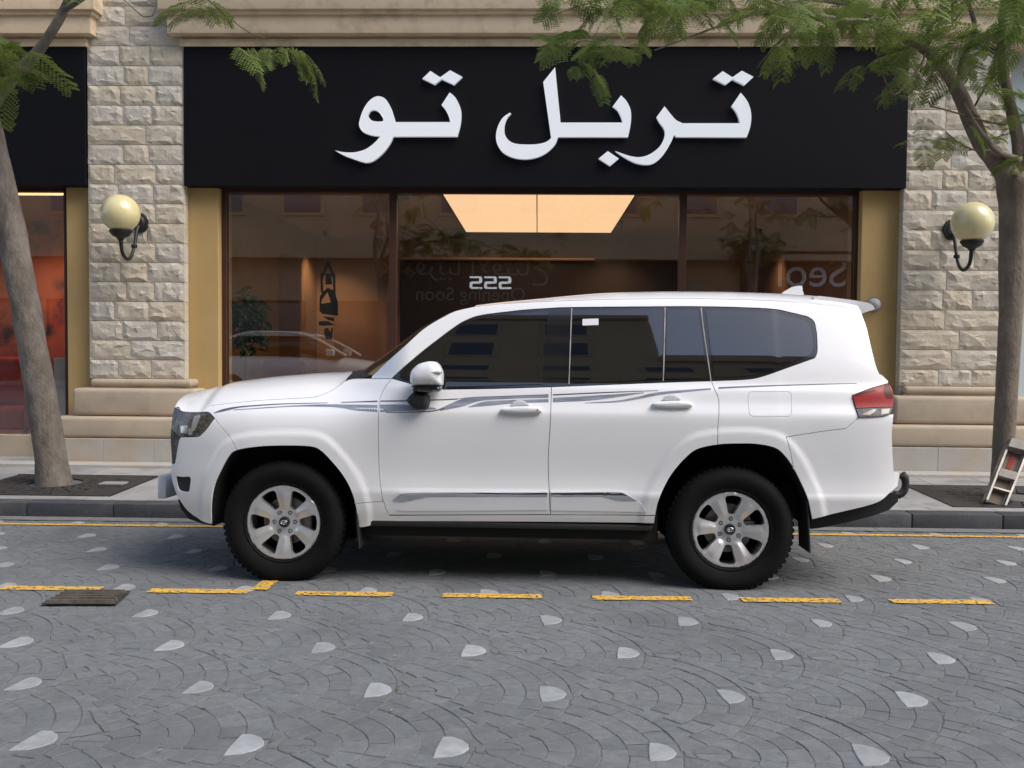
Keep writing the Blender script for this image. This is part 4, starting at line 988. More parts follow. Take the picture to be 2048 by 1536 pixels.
# windows
panel('window_surround', poly(dloA, dloB, dloC, beltR, beltF, beltF2, [(819, 767), (784, 756)]), M['blackgloss'], off=-.006, gap=.001)
panel('front_window', poly([(803, 752), (812, 741), (851, 707), (882, 683), (914, 659), (937, 646), (966, 635.5), (1023, 628), (1096, 622)], [(1096, 622), (1084, 768)], [(1084, 768), (886, 773), (824, 762)], [(824, 762), (803, 752)]), M['carglass'], off=-.001, gap=0, flange=.006)
panel('rear_window', poly([(1147, 620.5), (1327, 619)], [(1327, 619), (1323, 759)], [(1323, 759), (1141, 767)], [(1141, 767), (1147, 620.5)]), M['carglass'], off=-.001, gap=0, flange=.006)
panel('vent_window', poly([(1334, 619), (1396, 619.5)], [(1396, 619.5), (1414, 756)], [(1414, 756), (1330, 758.5)], [(1330, 758.5), (1334, 619)]), M['carglass'], off=-.001, gap=0, flange=.006)
panel('quarter_window', poly([(1411, 620), (1476, 621.5), (1544, 626), (1580, 633), (1608, 641)], [(1608, 641), (1619, 650), (1625, 676), (1626, 698), (1620, 710)], [(1620, 710), (1572, 729), (1523, 746), (1490, 752), (1429, 755)], [(1429, 755), (1411, 620)]), M['carglass'], off=-.001, gap=0, flange=.006)
def strip(name, pts, wpx, m, off=.001, par=None, lab=None):
    a = [(x - wpx / 2, y) for x, y in pts]; b = [(x + wpx / 2, y) for x, y in pts]
    return panel(name, poly(a, b[::-1]), m, off=off, gap=0, flange=.004, parent=par, label=lab)
for pts in ([(1143.5, 616), (1138, 768)], [(1330.3, 615), (1326.5, 762)], [(1402, 615), (1408, 665), (1422, 762)]): strip('window_seam', pts, 2.2, M['alu'])
panel('window_label', poly(*[[a, b] for a, b in zip([(1165, 638), (1197, 637), (1197, 650), (1165, 651)], [(1197, 637), (1197, 650), (1165, 651), (1165, 638)])]), M['white'], off=.0005, gap=0, flange=.001, sides=(-1,))
# grey side stripes
def stripe(up, lo, m='decal'):
    panel('side_stripe', poly(up, lo[::-1]), M[m], off=.0012, gap=0, flange=0.001, grid=.05)
stripe([(428, 825), (448, 817.5), (478, 812.5), (523, 809), (572, 806.5), (655, 805)], [(428, 826.5), (455, 821), (478, 815.5), (523, 811.5), (572, 808.5), (655, 806.3)], 'decal2')
stripe([(467, 819), (584, 810.8), (655, 808.5), (701, 809), (755, 810)], [(467, 820.5), (584, 813.5), (655, 813.7), (685, 816), (713, 821), (755, 823.5)])
stripe([(682, 804), (755, 801)], [(682, 805.5), (755, 804)], 'decal2')
stripe([(761, 801), (840, 799.5), (919, 797)], [(761, 803.5), (840, 802), (915, 799)], 'decal2')
stripe([(760, 809), (800, 809), (840, 812), (872, 816)], [(760, 823.5), (800, 822), (840, 820.5), (872, 818)])
stripe([(772, 824), (820, 823.5), (862, 821), (895, 814)], [(772, 825.5), (820, 825), (865, 823), (900, 814.5)], 'decal2')
stripe([(880, 817), (919, 799.5), (942, 795), (1000, 793.5), (1097, 790)], [(880, 821.5), (925, 813), (960, 802), (1010, 798), (1097, 795.5)])
stripe([(918, 797), (942, 794.2), (1000, 792), (1097, 788.5)], [(918, 798), (942, 795), (1000, 793.8), (1097, 790)], 'decal2')
stripe([(936, 814), (966, 803.5), (1010, 800.5), (1097, 798)], [(936, 814.8), (983, 811), (1030, 806.5), (1097, 804.5)])
stripe([(1106, 788.3), (1220, 783.5), (1316, 780.5)], [(1106, 790.8), (1220, 785.5), (1316, 781.3)], 'decal2')
stripe([(1106, 795.5), (1190, 791), (1288, 784.5)], [(1106, 804.5), (1190, 800), (1288, 786)])
stripe([(1170, 805.5), (1234, 801), (1277, 793), (1320, 784), (1422, 776)], [(1170, 806.5), (1234, 804.5), (1277, 798), (1325, 789), (1422, 779)])
stripe([(1437, 774), (1560, 769.5), (1713, 766)], [(1437, 777.5), (1560, 772), (1713, 766.8)], 'decal2')
# lower door mouldings
dm = panel('door_moulding', poly([(787, 998), (800, 992), (830, 985.5), (1095, 984.5)], [(1095, 984.5), (1095, 993)], [(1095, 993), (880, 993), (840, 997), (815, 1002), (790, 1001)]), M['chrome'], off=.006, gap=0, flange=.008)
panel('moulding_glint', poly([(797, 989), (830, 983), (1095, 982)], [(1095, 982), (1095, 984.6)], [(1095, 984.6), (830, 985.6), (797, 991)]), white, off=.014, gap=0, flange=.012)  # white strip stands in for the bright glint along the chrome
panel('moulding_glint', poly([(1102, 982.5), (1225, 981.5), (1252, 986)], [(1252, 986), (1225, 984), (1102, 985)], [(1102, 985), (1102, 982.5)]), white, off=.014, gap=0, flange=.012)  # same painted glint on the rear door
panel('moulding_strip', poly([(815, 1001), (845, 995.5), (880, 994), (1095, 994)], [(1095, 994), (1096, 1020)], [(1096, 1020), (830, 1022), (795, 1020)], [(795, 1020), (815, 1001)]), white, off=.004, gap=0, flange=.006)
panel('door_moulding', poly([(1102, 985), (1225, 984), (1250, 988), (1274, 1001)], [(1274, 1001), (1235, 1000), (1205, 993)], [(1205, 993), (1102, 993)], [(1102, 993), (1102, 985)]), M['chrome'], off=.006, gap=0, flange=.008)
panel('moulding_strip', poly([(1102, 994), (1200, 994), (1240, 1004), (1275, 1003), (1293, 1024)], [(1293, 1024), (1102, 1021)], [(1102, 1021), (1102, 994)]), white, off=.004, gap=0, flange=.006)
# dark shell behind the gaps
shell = poly(nose, AF, [(716, 1052), (788, 1043), (1097, 1044), (1308, 1046)], AR, [(1623, 1038), (1677, 1025), (1759, 1003), (1790, 975)], [(1790, 975), (1782, 917), (1780, 865), (1782, 798), (1772, 762)], rear_up[1:], gutter[::-1], apil[::-1], [(745, 751), (690, 763)], hoodsh[::-1], [(403, 824), (364, 822), (350, 816)], [(350, 816), (343, 849), (343, 927)])
panel('inner_shell', inset(shell, .004), M['under'], off=-.019, gap=0, flange=0, grid=.08)
# ---- bridging surfaces
def loft(name, edge, fn, m, n=28, p=2.4, back=None, smooth=True, s0=1.0):
    """edge: list of (x, w, z); fn(i, s)-> (dx, dz) added at lateral position s in -1..1"""
    vs = []; fs = []; k = n + 1
    for i, (x, wd, z) in enumerate(edge):
        for j in range(k):
            s = math.sin((j / n * 2 - 1) * math.pi / 2) * s0; dx, dz = fn(i, s); vs.append((x + dx, s * wd, z + dz))
    for i in range(len(edge) - 1):
        for j in range(n): a = i * k + j; fs.append((a, a + 1, a + k + 1, a + k))
    o = mesh(name, vs, fs, m, suv, False); bm = bmesh.new(); bm.from_mesh(o.data); bmesh.ops.recalc_face_normals(bm, faces=bm.faces[:])
    up = sum((f.normal.z + f.normal.x * 0) for f in bm.faces)
    bm.to_mesh(o.data); bm.free(); o.data.polygons.foreach_set('use_smooth', [True] * len(o.data.polygons)); return o
def edge3(pts, step=.04, off=-.001):
    return [(p.x, wfun(p.x, p.y) + off, p.y) for p in ln(pts, step)]
def interp(poly_, x):
    if x <= poly_[0][0]: return poly_[0][1]
    for (a, b), (c, d) in zip(poly_[:-1], poly_[1:]):
        if x <= c: return b + (d - b) * (x - a) / (c - a)
    return poly_[-1][1]
def fit_crown(edge, shape_fn, target, lo=0, hi=.35):
    out = []
    for i, (x, wd, z) in enumerate(edge):
        a, b = lo, hi
        for _ in range(18):
            c = (a + b) / 2; worst = 1e9
            for j in range(-19, 20):
                s = j / 19.5; dx, dz = shape_fn(i, s, c); px, py = lproj((x + dx, s * wd, z + dz)); worst = min(worst, py - interp(target, px))
            if worst < 0: b = c
            else: a = c
        out.append(c)
    # smooth
    for _ in range(3): out = [out[0]] + [(out[i - 1] + 2 * out[i] + out[i + 1]) / 4 for i in range(1, len(out) - 1)] + [out[-1]]
    return out
roof_t = [(913, 620.5), (944.5, 611), (1003, 604), (1062, 599), (1097, 595), (1205, 585.4), (1328, 582.6), (1451, 583.4), (1554, 586.7), (1640, 592), (1705, 600), (1740, 607)]
re_ = edge3(gutter, .06)
rs = lambda i, s, c: (0, c * (1 - abs(s) ** 4.0))
rc_ = fit_crown(re_, rs, roof_t, .01, .3)
print('roof crown', [round(c, 3) for c in rc_][::6], 'roof top z', max(e[2] + c for e, c in zip(re_, rc_)))
loft('roof', re_, lambda i, s: rs(i, s, rc_[i]), white)
# bonnet
he = edge3([(350, 814), (356, 817), (364, 822), (379, 824), (403, 824)], .03) + edge3(hoodsh, .04)[1:]
hood_t = [(346, 818), (352, 806), (358.6, 796), (370, 790), (398, 781), (456, 769), (487, 761), (550, 753), (624, 747), (690, 743), (714, 741), (760, 740)]
def hs_(i, s, c):
    u = he[i][0]; nb_ = .13 * (1 - sstep(-.95, -.3, u))
    return (-nb_ * (1 - s * s), c * (1 - abs(s) ** 3.2) + .0 * (1 - abs(s) ** 12))
hc = fit_crown(he, hs_, hood_t, .0, .3)
print('hood crown', [round(c, 3) for c in hc][::5])
loft('bonnet', he, lambda i, s: hs_(i, s, hc[i]), white, 40)
box('bonnet_underside', he[4][0], .55, -.62, .62, he[4][2] - .5, he[4][2] - .03, M['under'], suv)
# cowl and windscreen
ce = edge3([(688, 764), (705, 757.5), (725, 755), (752, 751)], .04, -.006)
loft('windscreen_cowl', ce, lambda i, s: (-.10 * (1 - s * s), .055 * (1 - abs(s) ** 3)), M['plastic'])
we = edge3(apil, .06, -.004)
nW = len(we) - 1
loft('windscreen', we, lambda i, s: (-(.16 * (1 - i / nW) + .03) * (1 - abs(s) ** 2.2), (.03 + (rc_[0] - .03) * (i / nW)) * (1 - abs(s) ** 2.3)), M['carglass'])
# front fascia
ge = edge3([(350, 816), (342.8, 849), (341, 880), (343.5, 927)], .05, -.006)
loft('grille', ge, lambda i, s: (-.10 * (1 - s * s), 0), M['lampdark'])
for k in range(5):
    z = ge[0][2] - .05 - k * .062; e = min(ge, key=lambda q: abs(q[2] - z))
    pts = [(e[0] - .115 * (1 - (s / 8) ** 2) - .002, s / 8 * e[1] * .86, z) for s in range(-8, 9)]
    tube('grille_bar', pts, [.016] * 17, M['chrome'], suv, 8)
be = edge3([(343.5, 927), (342, 948), (348, 975), (360, 1001), (378, 1024), (404, 1041)], .04, -.001)
loft('bumper_front', be, lambda i, s: (-.12 * (1 - s * s), 0), white)
# chrome number plate bar standing in front of the bumper
q = [ly(328, 948, -.22), ly(352, 995, -.22)]
bm = bmesh.new(); add_box(bm, q[0].x - .015, q[0].x + .05, -.30, .30, q[1].z, q[0].z, .012, 2); smooth_by_angle(bm_obj('plate_bar', bm, M['skychrome'], suv))
bm = bmesh.new(); add_box(bm, q[0].x - .018, q[0].x - .016, -.26, .26, q[1].z + .02, q[0].z - .02); bm_obj('number_plate', bm, M['white'], suv)
box('plate_bracket', q[0].x + .05, -.7, -.12, .12, q[1].z + .03, q[0].z - .03, M['plastic'], suv)
# lower valance (dark) under the nose
ve = edge3([(362, 1003), (378, 1026), (404, 1042), (428, 1049)], .03, -.03)
vp = [ly(*p, -.72) for p in [(356, 1000), (362, 1018), (378, 1038), (404, 1047), (428, 1052), (432, 1030), (400, 1000)]]
prism('front_valance', clean([(p.x, p.z) for p in vp]), [], lambda x, y, d: (x, -.72 + d, y), 1.44, M['plastic'], suv)
# tail
tr = [(1723, 627), (1733.8, 656), (1741.6, 690), (1752, 730.6), (1760, 749)]
loft('rear_windscreen', edge3(tr, .05, -.002), lambda i, s: (.07 * (1 - abs(s) ** 2.2), 0), M['carglass'])
loft('tailgate', edge3([(1760, 749), (1776, 764), (1785, 798), (1784, 825), (1783, 865), (1785, 917), (1787, 946)], .05, -.004), lambda i, s: (.05 * (1 - abs(s) ** 2.4), 0), white)
loft('rear_bumper_centre', edge3([(1787, 946), (1799, 947), (1796, 971), (1779, 986), (1759, 1002)], .03, -.002), lambda i, s: (.05 * (1 - abs(s) ** 2.6), 0), white)
spl = [(1625, 594), (1640, 592), (1705, 600), (1736, 605.6), (1744, 609), (1750, 618), (1731, 624.5), (1723, 627), (1640, 612)]
sp_ = clean([(p.x, p.z) for p in [ly(*q_, -.62) for q_ in spl]])
def spf(x, z, d): return (x + .03 * math.cos((d / 1.24 - .5) * 3.1) , -.62 + d, z + .012 * math.sin(math.pi * d / 1.24))
prism('roof_spoiler', sp_, [], spf, 1.24, white, suv)
af_ = clean([(p.x, p.z) for p in [ly(*q_, 0) for q_ in [(1562, 588), (1566, 584), (1582.5, 574.5), (1592, 572.5), (1603, 572), (1604, 582), (1607, 590)]]])
prism('antenna_fin', af_, [], lambda x, y, d: (x, -.02 + d, y), .04, white, suv)
# dark valance, tow hook, exhaust side of the rear
vp = [ly(*p, -.80) for p in [(1620, 1040), (1677, 1027), (1730, 1014), (1759, 1004), (1782, 985), (1797, 990), (1796, 1003), (1778, 1020), (1745, 1032), (1690, 1046), (1640, 1056), (1622, 1058)]]
prism('rear_valance', clean([(p.x, p.z) for p in vp]), [], lambda x, y, d: (x, -.80 + d, y), 1.6, M['plastic'], suv)
hk = [ly(*p, -.35) for p in [(1786, 988), (1797, 990), (1807, 983), (1811, 970), (1809, 955), (1803, 949)]]
tube('tow_hook', hk, [.024, .026, .026, .024, .028, .03], M['plastic'], suv, 10, step=.02)
tube('hitch_bar', [(hk[0].x - .35, hk[0].y, hk[0].z + .02), (hk[0].x - .05, hk[0].y, hk[0].z)], [.03, .026], M['plastic'], suv, 10)
# bodywork thickness under the flank
box('chassis', .42, WB - .42, -.62, .62, .25, .62, M['under'], suv); box('axle_beam', -.5, .4199, -.6, .6, .34, .62, M['under'], suv); box('axle_beam', WB - .4199, WB + .7, -.6, .6, .42, .62, M['under'], suv)
box('floor_pan', .45, WB - .45, -.86, .86, .29, .55, M['under'], suv)
rb = [ly(725, 1052, -.93), ly(1308, 1064, -.93)]
bm = bmesh.new(); add_box(bm, rb[0].x + .05, rb[1].x - .01, -.93, -.76, rb[1].z + .005, rb[1].z + .045, .012, 2); smooth_by_angle(bm_obj('side_step', bm, M['plastic'], suv))
bm = bmesh.new(); add_box(bm, rb[0].x + .05, rb[1].x - .01, .76, .93, rb[1].z + .005, rb[1].z + .045, .012, 2); smooth_by_angle(bm_obj('side_step', bm, M['plastic'], suv))
for side in (-1, 1):
    for A in (AF, AR):
        vs = []; fs = []; n = len(A)
        for p in A: vs += [(p.x, side * (wfun(p.x, p.y) - .012), p.y), (p.x, side * .50, p.y)]
        for i in range(n - 1): fs.append((2 * i, 2 * i + 1, 2 * i + 3, 2 * i + 2))
        c = len(vs); vs.append((sum(p.x for p in A) / n, side * .50, .4)); fs += [(2 * i + 1, 2 * i + 3, c) for i in range(n - 1)]
        mesh('wheel_arch_liner', vs, fs, M['under'], suv)
    for (pp, yy) in (((716, 1020), (722, 1096)), ((1615, 1000), (1620, 1105))):
        a, b = ly(*pp, -.93), ly(*yy, -.93)
        bm = bmesh.new(); add_box(bm, -.012, .0, min(side * .70, side * .955), max(side * .70, side * .955), 0, a.z - b.z, .004, 1)
        o = bm_obj('mud_flap', bm, M['plastic'], suv); o.location = (b.x, 0, b.z); o.rotation_euler = (0, math.atan2(a.x - b.x, a.z - b.z), 0)
    box('axle_hub', -.1, .1, side * .55 - .1, side * .55 + .1, .28, .46, M['under'], suv)
# rear silencer corner (pale bracket ahead of the rear wheel)
# ---- wheels
def rim_holes(rot_):
    hs = []
    for k in range(6):
        c = rot_ + k * math.pi / 3
        pts = []
        for r, a in ((.104, -.19), (.122, -.225), (.16, -.245), (.200, -.262), (.215, -.22), (.219, 0), (.215, .22), (.200, .262), (.16, .245), (.122, .225), (.104, .19), (.096, .0)):
            pts.append(Vector((r * math.cos(c + a), r * math.sin(c + a))))
        L = catmull(pts + [pts[0]], .012)[:-1]; hs.append(clean(L, .002))
    return hs
def wheel(x, side, rotd, label=None):
    wh = empty('wheel', (x, side * HUB, WR)); wh.parent = suv
    if label: wh['label'] = label
    s = side                         # outward direction
    prof = [(.236, -.005), (.252, .012), (.262, .010), (.272, .018), (.300, .030), (.330, .036), (.352, .030), (.374, .014), (.386, -.002), (.393, -.022), (.3955, -.06), (.397, -.12), (.3955, -.19), (.392, -.22), (.375, -.25), (.33, -.27), (.26, -.25), (.236, -.24)]
    lathe('tyre', [(r, s * h) for r, h in prof], M['rubber'], wh, 72)
    bm = bmesh.new()
    for k in range(60):
        for row in (0, 1):
            a = 2 * math.pi * (k + row * .5) / 60
            y0, y1 = ((-.010, -.075) if row == 0 else (-.085, -.15))
            add_box(bm, .386, .3985, min(s * y0, s * y1), max(s * y0, s * y1), -.013, .013, 0, 1, Matrix.Rotation(-a, 4, 'Y'))
    tr_ = bm_obj('tread_blocks', bm, M['rubber'], wh); tr_['kind'] = 'stuff'
    # raised sidewall ring lettering band
    hs = rim_holes(R(rotd))
    outer = [Vector((.246 * math.cos(2 * math.pi * i / 96), .246 * math.sin(2 * math.pi * i / 96))) for i in range(96)]
    hole_c = [Vector((.034 * math.cos(2 * math.pi * i / 24), .034 * math.sin(2 * math.pi * i / 24))) for i in range(24)]
    lugs = []
    for k in range(6):
        a = R(rotd) + k * math.pi / 3 ; c = Vector((.068 * math.cos(a), .068 * math.sin(a)))
        lugs.append([c + Vector((.0145 * math.cos(2 * math.pi * i / 14), .0145 * math.sin(2 * math.pi * i / 14))) for i in range(14)])
    v2, T = tri2d(outer, hs + lugs, .011)
    def dep(p):
        r = p.length; a = math.atan2(p.y, p.x)
        base = .0 - .030 * (1 - sstep(.06, .215, r)) + (.004 if r < .09 else 0) * 0
        base += -.012 * sstep(.236, .246, r) + .006 * sstep(.205, .222, r) * (1 - sstep(.236, .246, r))
        # spoke section: raised flat between two bevels
        ka = ((a - R(rotd) + math.pi / 6) / (math.pi / 3)) % 1.0; da = abs(ka - .5) * math.pi / 3 * r  # distance from hole centre line
        ds = (math.pi / 6 * r) - da
        wsp = .020 + .13 * max(0, r - .09)
        if .075 < r < .225: base += .013 * max(0, 1 - ds / (wsp + .012)) * sstep(.075, .11, r) * (1 - sstep(.19, .225, r))
        return base - (.010 if r < .05 else 0) * 0
    vs = []; n = len(v2)
    for p in v2: vs.append((p.x, s * dep(p), p.y))
    fs = [t if s > 0 else t for t in T]
    for lp, dd in [(h, .05) for h in hs] + [(l, .022) for l in lugs]:
        b = len(vs); m = len(lp)
        for p in lp: d_ = dep(p); q_ = p * (1 if dd < .03 else 1); vs += [(p.x, s * d_, p.y), (q_.x, s * (d_ - dd), q_.y)]
        fs += [(b + 2 * i, b + 2 * i + 1, b + 2 * ((i + 1) % m) + 1, b + 2 * ((i + 1) % m)) for i in range(m)]
        if dd < .03: fs.append(tuple(b + 2 * i + 1 for i in range(m)))
    o = mesh('rim', vs, fs, M['alloy'], wh)
    bm = bmesh.new(); bm.from_mesh(o.data); bmesh.ops.remove_doubles(bm, verts=bm.verts[:], dist=1e-5); bmesh.ops.recalc_face_normals(bm, faces=bm.faces[:]); bm.to_mesh(o.data); bm.free(); smooth_by_angle(o, 32)
    lathe('rim_barrel', [(r, s * h) for r, h in ((.246, -.012), (.238, -.02), (.228, -.06), (.222, -.15), (.236, -.235))], M['alloy'], wh, 64)
    lathe('brake_disc', [(.06, s * -.09), (.155, s * -.09), (.155, s * -.11), (.06, s * -.11)], M['steel'], wh, 40)
    lathe('hub_back', [(.001, s * -.07), (.07, s * -.07), (.075, s * -.16), (.2, s * -.17), (.228, s * -.17)], M['under'], wh, 32)
    box('brake_caliper', .09, .165, min(s * -.065, s * -.13), max(s * -.065, s * -.13), -.05, .05, M['steel'], wh, .01, 2)
    lathe('centre_cap', [(.001, s * -.010), (.026, s * -.011), (.030, s * -.016), (.034, s * -.014), (.036, s * -.026)], M['blackgloss'], wh, 28)
    for (rx, rz) in ((.021, .0135), (.0075, .0135), (.014, .006)):
        pts = [(rx * math.cos(t), s * -.0085, rz * math.sin(t) + (.005 if rx == .014 else 0)) for t in [2 * math.pi * i / 24 for i in range(25)]]
        tube('emblem_ring', pts, [.0019] * 25, M['chrome'], wh, 6, caps=False)
    for k in range(6):
        a = R(rotd) + k * math.pi / 3
        lathe('wheel_nut', [(.001, s * .016), (.006, s * .016), (.0095, s * .010), (.0105, 0)], M['chrome'], wh, 6, 'Y', (.068 * math.cos(a), s * (-.042), .068 * math.sin(a)), ang=20)
    return wh
wheel(0, -1, 60, 'front wheel nearest the camera'); wheel(WB, -1, 85 + 0, 'rear wheel nearest the camera'); wheel(0, 1, 60); wheel(WB, 1, 85)
# ---- mirrors and handles
def puff(name, pts2d, yfront, depth, bulge, rad, m, par=None, grid=.018, side=-1):
    o2 = clean(pts2d, .002); o2 = o2 if area(o2) > 0 else o2[::-1]; v2, T = tri2d(o2, [], grid); vs = []; n = len(v2); dB = []
    for p in v2:
        d = 1e9
        for i in range(len(o2)):
            a, b = o2[i], o2[(i + 1) % len(o2)]; ab = b - a; t = max(0, min(1, (p - a).dot(ab) / ab.length_squared)); d = min(d, (p - a - ab * t).length)
        k = 1 - min(d / rad, 1); dB.append(bulge * math.sqrt(max(0, 1 - k * k)))
    vs = [(p.x, side * (yfront + h), p.y) for p, h in zip(v2, dB)]
    fs = list(T); b = n; k = len(o2)
    for p in o2: vs.append((p.x, side * yfront, p.y))
    for p in o2: vs.append((p.x, side * (yfront - depth), p.y))
    fs += [(b + i, b + (i + 1) % k, b + k + (i + 1) % k, b + k + i) for i in range(k)] + [tuple(range(b + k, b + 2 * k))]
    o = mesh(name, vs, fs, m, par or suv); bm = bmesh.new(); bm.from_mesh(o.data); bmesh.ops.remove_doubles(bm, verts=bm.verts[:], dist=1e-5); bmesh.ops.recalc_face_normals(bm, faces=bm.faces[:]); bm.to_mesh(o.data); bm.free(); return smooth_by_angle(o, 42)
def yp(pts, y, step=.012, closed=True):
    q_ = [Vector((p.x, p.z)) for p in [ly(a, b, -y) for a, b in pts]]; return q_
def ysm(segs, y, step=.010):
    out = []
    for s in segs: out += catmull(yp(s, y), step)
    return clean(out, .002)
for side in (-1, 1):
    mr = empty('mirror', (0, 0, 0)); mr.parent = suv
    MY = 1.13
    puff('mirror_cap', ysm([[(822, 770), (818, 761), (818.6, 747), (822, 740), (832.5, 730), (841, 726), (856, 722.5), (867, 723)], [(867, 723), (873, 729), (878.7, 739.7), (881, 750.5), (880, 770)], [(880, 770), (822, 770)]], MY), MY - .04, .14, .055, .07, white, mr, .014, side)
    puff('turn_signal', ysm([[(846, 744), (866, 741.5), (880, 741)], [(880, 741), (883, 744), (880.5, 748)], [(880.5, 748), (846, 749)]], MY + .01), MY + .004, .03, .012, .02, M['greyp'], mr, .01, side)
    puff('mirror_base', ysm([[(822, 771), (880.5, 771)], [(880.5, 771), (880, 780), (873, 785), (860, 786)], [(860, 786), (826, 784), (822, 771)]], MY - .03), MY - .055, .10, .03, .03, M['blackgloss'], mr, .014, side)
    puff('mirror_stalk', ysm([[(827, 784), (852, 785)], [(852, 785), (857, 797), (856, 812), (851, 819)], [(851, 819), (832.5, 819), (820, 809), (812.6, 801)], [(812.6, 801), (818, 793), (827, 784)]], 1.03), 1.04, .09, .03, .03, M['plastic'], mr, .014, side)
    for (hx, hy, ww) in ((1001, 820, 82), (1305, 809, 80)):
        h = empty('door_handle', (0, 0, 0)); h.parent = suv
        y = wfun(L_(hx + 40, hy).x, L_(hx + 40, hy).y) + .03
        puff('handle_bar', ysm([[(hx, hy - 1), (hx + 8, hy - 5), (hx + 40, hy - 7.5), (hx + 72, hy - 6), (hx + ww, hy - 3)], [(hx + ww, hy - 3), (hx + ww + 1, hy + 3), (hx + ww - 4, hy + 6)], [(hx + ww - 4, hy + 6), (hx + 40, hy + 7), (hx + 6, hy + 5), (hx, hy - 1)]], y), y, .045, .012, .02, white, h, .01, side)
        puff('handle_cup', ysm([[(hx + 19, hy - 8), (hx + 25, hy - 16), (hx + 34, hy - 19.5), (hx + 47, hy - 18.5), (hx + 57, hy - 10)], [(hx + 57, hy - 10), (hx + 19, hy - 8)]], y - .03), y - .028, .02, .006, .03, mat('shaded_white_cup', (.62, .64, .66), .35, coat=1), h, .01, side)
        if hx < 1100: puff('key_lock', ysm([[(hx + 71, hy - 2), (hx + 76, hy - 1), (hx + 75, hy + 2), (hx + 71, hy - 2)]], y + .012), y + .0125, .004, .001, .01, M['plastic'], h, .01, side)
p_ = L_(784, 760)
#@@TREES
# ================================================================== TREES
def frond_mesh(name, seed, L=.30, npin=8, plen=.11, nl=9, ll=.032, lw=.0150, droop=.25):
    rnd = random.Random(seed); vs = []; fs = []
    def quad(a, b, wv): 
        i = len(vs); vs.extend([a, a.lerp(b, .5) + wv, b, a.lerp(b, .5) - wv]); fs.append((i, i + 1, i + 2, i + 3))
    def rpos(t): return Vector((L * t, 0, -droop * L * t * t))
    for i in range(10): quad(rpos(i / 10), rpos((i + 1) / 10), Vector((0, .0014, 0)))
    for i in range(npin):
        t = .15 + .85 * i / (npin - 1); b = rpos(t); pl = plen * (math.sin(math.pi * (.2 + .7 * t)) * .6 + .45)
        for s in (-1, 1):
            d = Vector((.45 + .3 * t, s * .9, -.12 + rnd.uniform(-.15, .1))).normalized()
            side = d.cross(Vector((0, 0, 1))).normalized(); dr = rnd.uniform(.15, .5)
            def pp(u): return b + d * pl * u + Vector((0, 0, -dr * pl * u * u))
            quad(pp(0), pp(.98), side * .0009)
            for k in range(nl):
                u = (k + .8) / nl; c = pp(u); l_ = ll * (.75 + .4 * math.sin(math.pi * u))
                for q in (-1, 1):
                    dl = (side * q * .9 + d * .45 + Vector((0, 0, rnd.uniform(-.25, .15)))).normalized(); quad(c, c + dl * l_, dl.cross(Vector((0, 0, 1))).normalized() * lw / 2)
    me = bpy.data.meshes.new(name); me.from_pydata([tuple(v) for v in vs], [], fs); me.materials.append(M['leaf']); me.update(); return me
FR = [frond_mesh('frond', s, L=.30 + .06 * (s % 3), npin=9 + s % 3, plen=.13 + .02 * (s % 2), droop=.2 + .12 * (s % 3)) for s in range(6)]
def add_frond(parent, p, yaw=None, pitch=None, roll=None, sc=1, k=None):
    o = bpy.data.objects.new('frond', FR[random.randrange(6) if k is None else k]); col.objects.link(o); o.parent = parent
    o.location = Vector(p) - parent.location
    o.rotation_euler = (random.uniform(-.5, .5) if roll is None else roll, random.uniform(-.3, .7) if pitch is None else pitch, random.uniform(0, 6.28) if yaw is None else yaw); o.scale = (sc,) * 3
    return o
def limb(parent, name, pts, radpx, m, n=10, bumpy=.12, step=.08):
    """pts: (px, py, Y) samples along the limb, radpx: half width in pixels there"""
    P, Rr_ = [], []
    for (x, y, Y), r in zip(pts, radpx):
        p = atY(x, y, Y); P.append(p - parent.location); Rr_.append(r * p.y / F_PX)
    return tube(name, P, Rr_, m, parent, n, step=step, bumpy=bumpy)
random.seed(21)
TYL = LT.y
t1 = empty('street_tree', (LT.x, TYL, pav_z(TYL)), 'grey street tree leaning left in front of the left pier', 'tree', 'street trees on the pavement')
limb(t1, 'trunk', [(112, 985, TYL), (108, 960, TYL), (101, 910, TYL), (88, 830, TYL), (72, 740, TYL - .03), (54, 630, TYL - .05), (34, 520, TYL - .08), (12, 410, TYL - .1), (-12, 300, TYL - .1), (-30, 215, TYL - .1)], [38, 34, 31, 30, 28.5, 27.5, 27, 26.5, 25, 23], M['bark'], 18, .10, .05)
limb(t1, 'branch', [(-30, 230, TYL - .1), (-5, 190, TYL - .15), (32, 148, TYL - .2), (72, 108, TYL - .3), (100, 68, TYL - .35), (128, 20, TYL - .4), (150, -40, TYL - .5), (160, -150, TYL - .6), (190, -260, TYL - .7), (200, -340, TYL - .7)], [17, 15, 13, 11, 9.5, 9, 8, 6, 3.5, 1.2], M['bark'], 12, .1)
limb(t1, 'branch', [(-30, 225, TYL - .1), (-60, 120, TYL - .2), (-90, 0, TYL - .2), (-110, -120, TYL - .2), (-95, -230, TYL - .1), (-120, -350, TYL)], [20, 16, 12, 9, 5, 1.3], M['bark'], 10)
limb(t1, 'branch', [(128, 20, TYL - .4), (200, -20, TYL - 1), (300, -50, TYL - 1.8)], [6, 4, 3], M['bark'], 8)
limb(t1, 'twig', [(232, -14, TYL - 1), (262, 12, TYL - 1.1), (288, 34, TYL - 1.2), (305, 32, TYL - 1.2), (314, 10, TYL - 1.2), (312, -20, TYL - 1.2)], [1.3, 1.3, 1.2, 1.2, 1.2, 1.2], M['twig'], 6, 0)
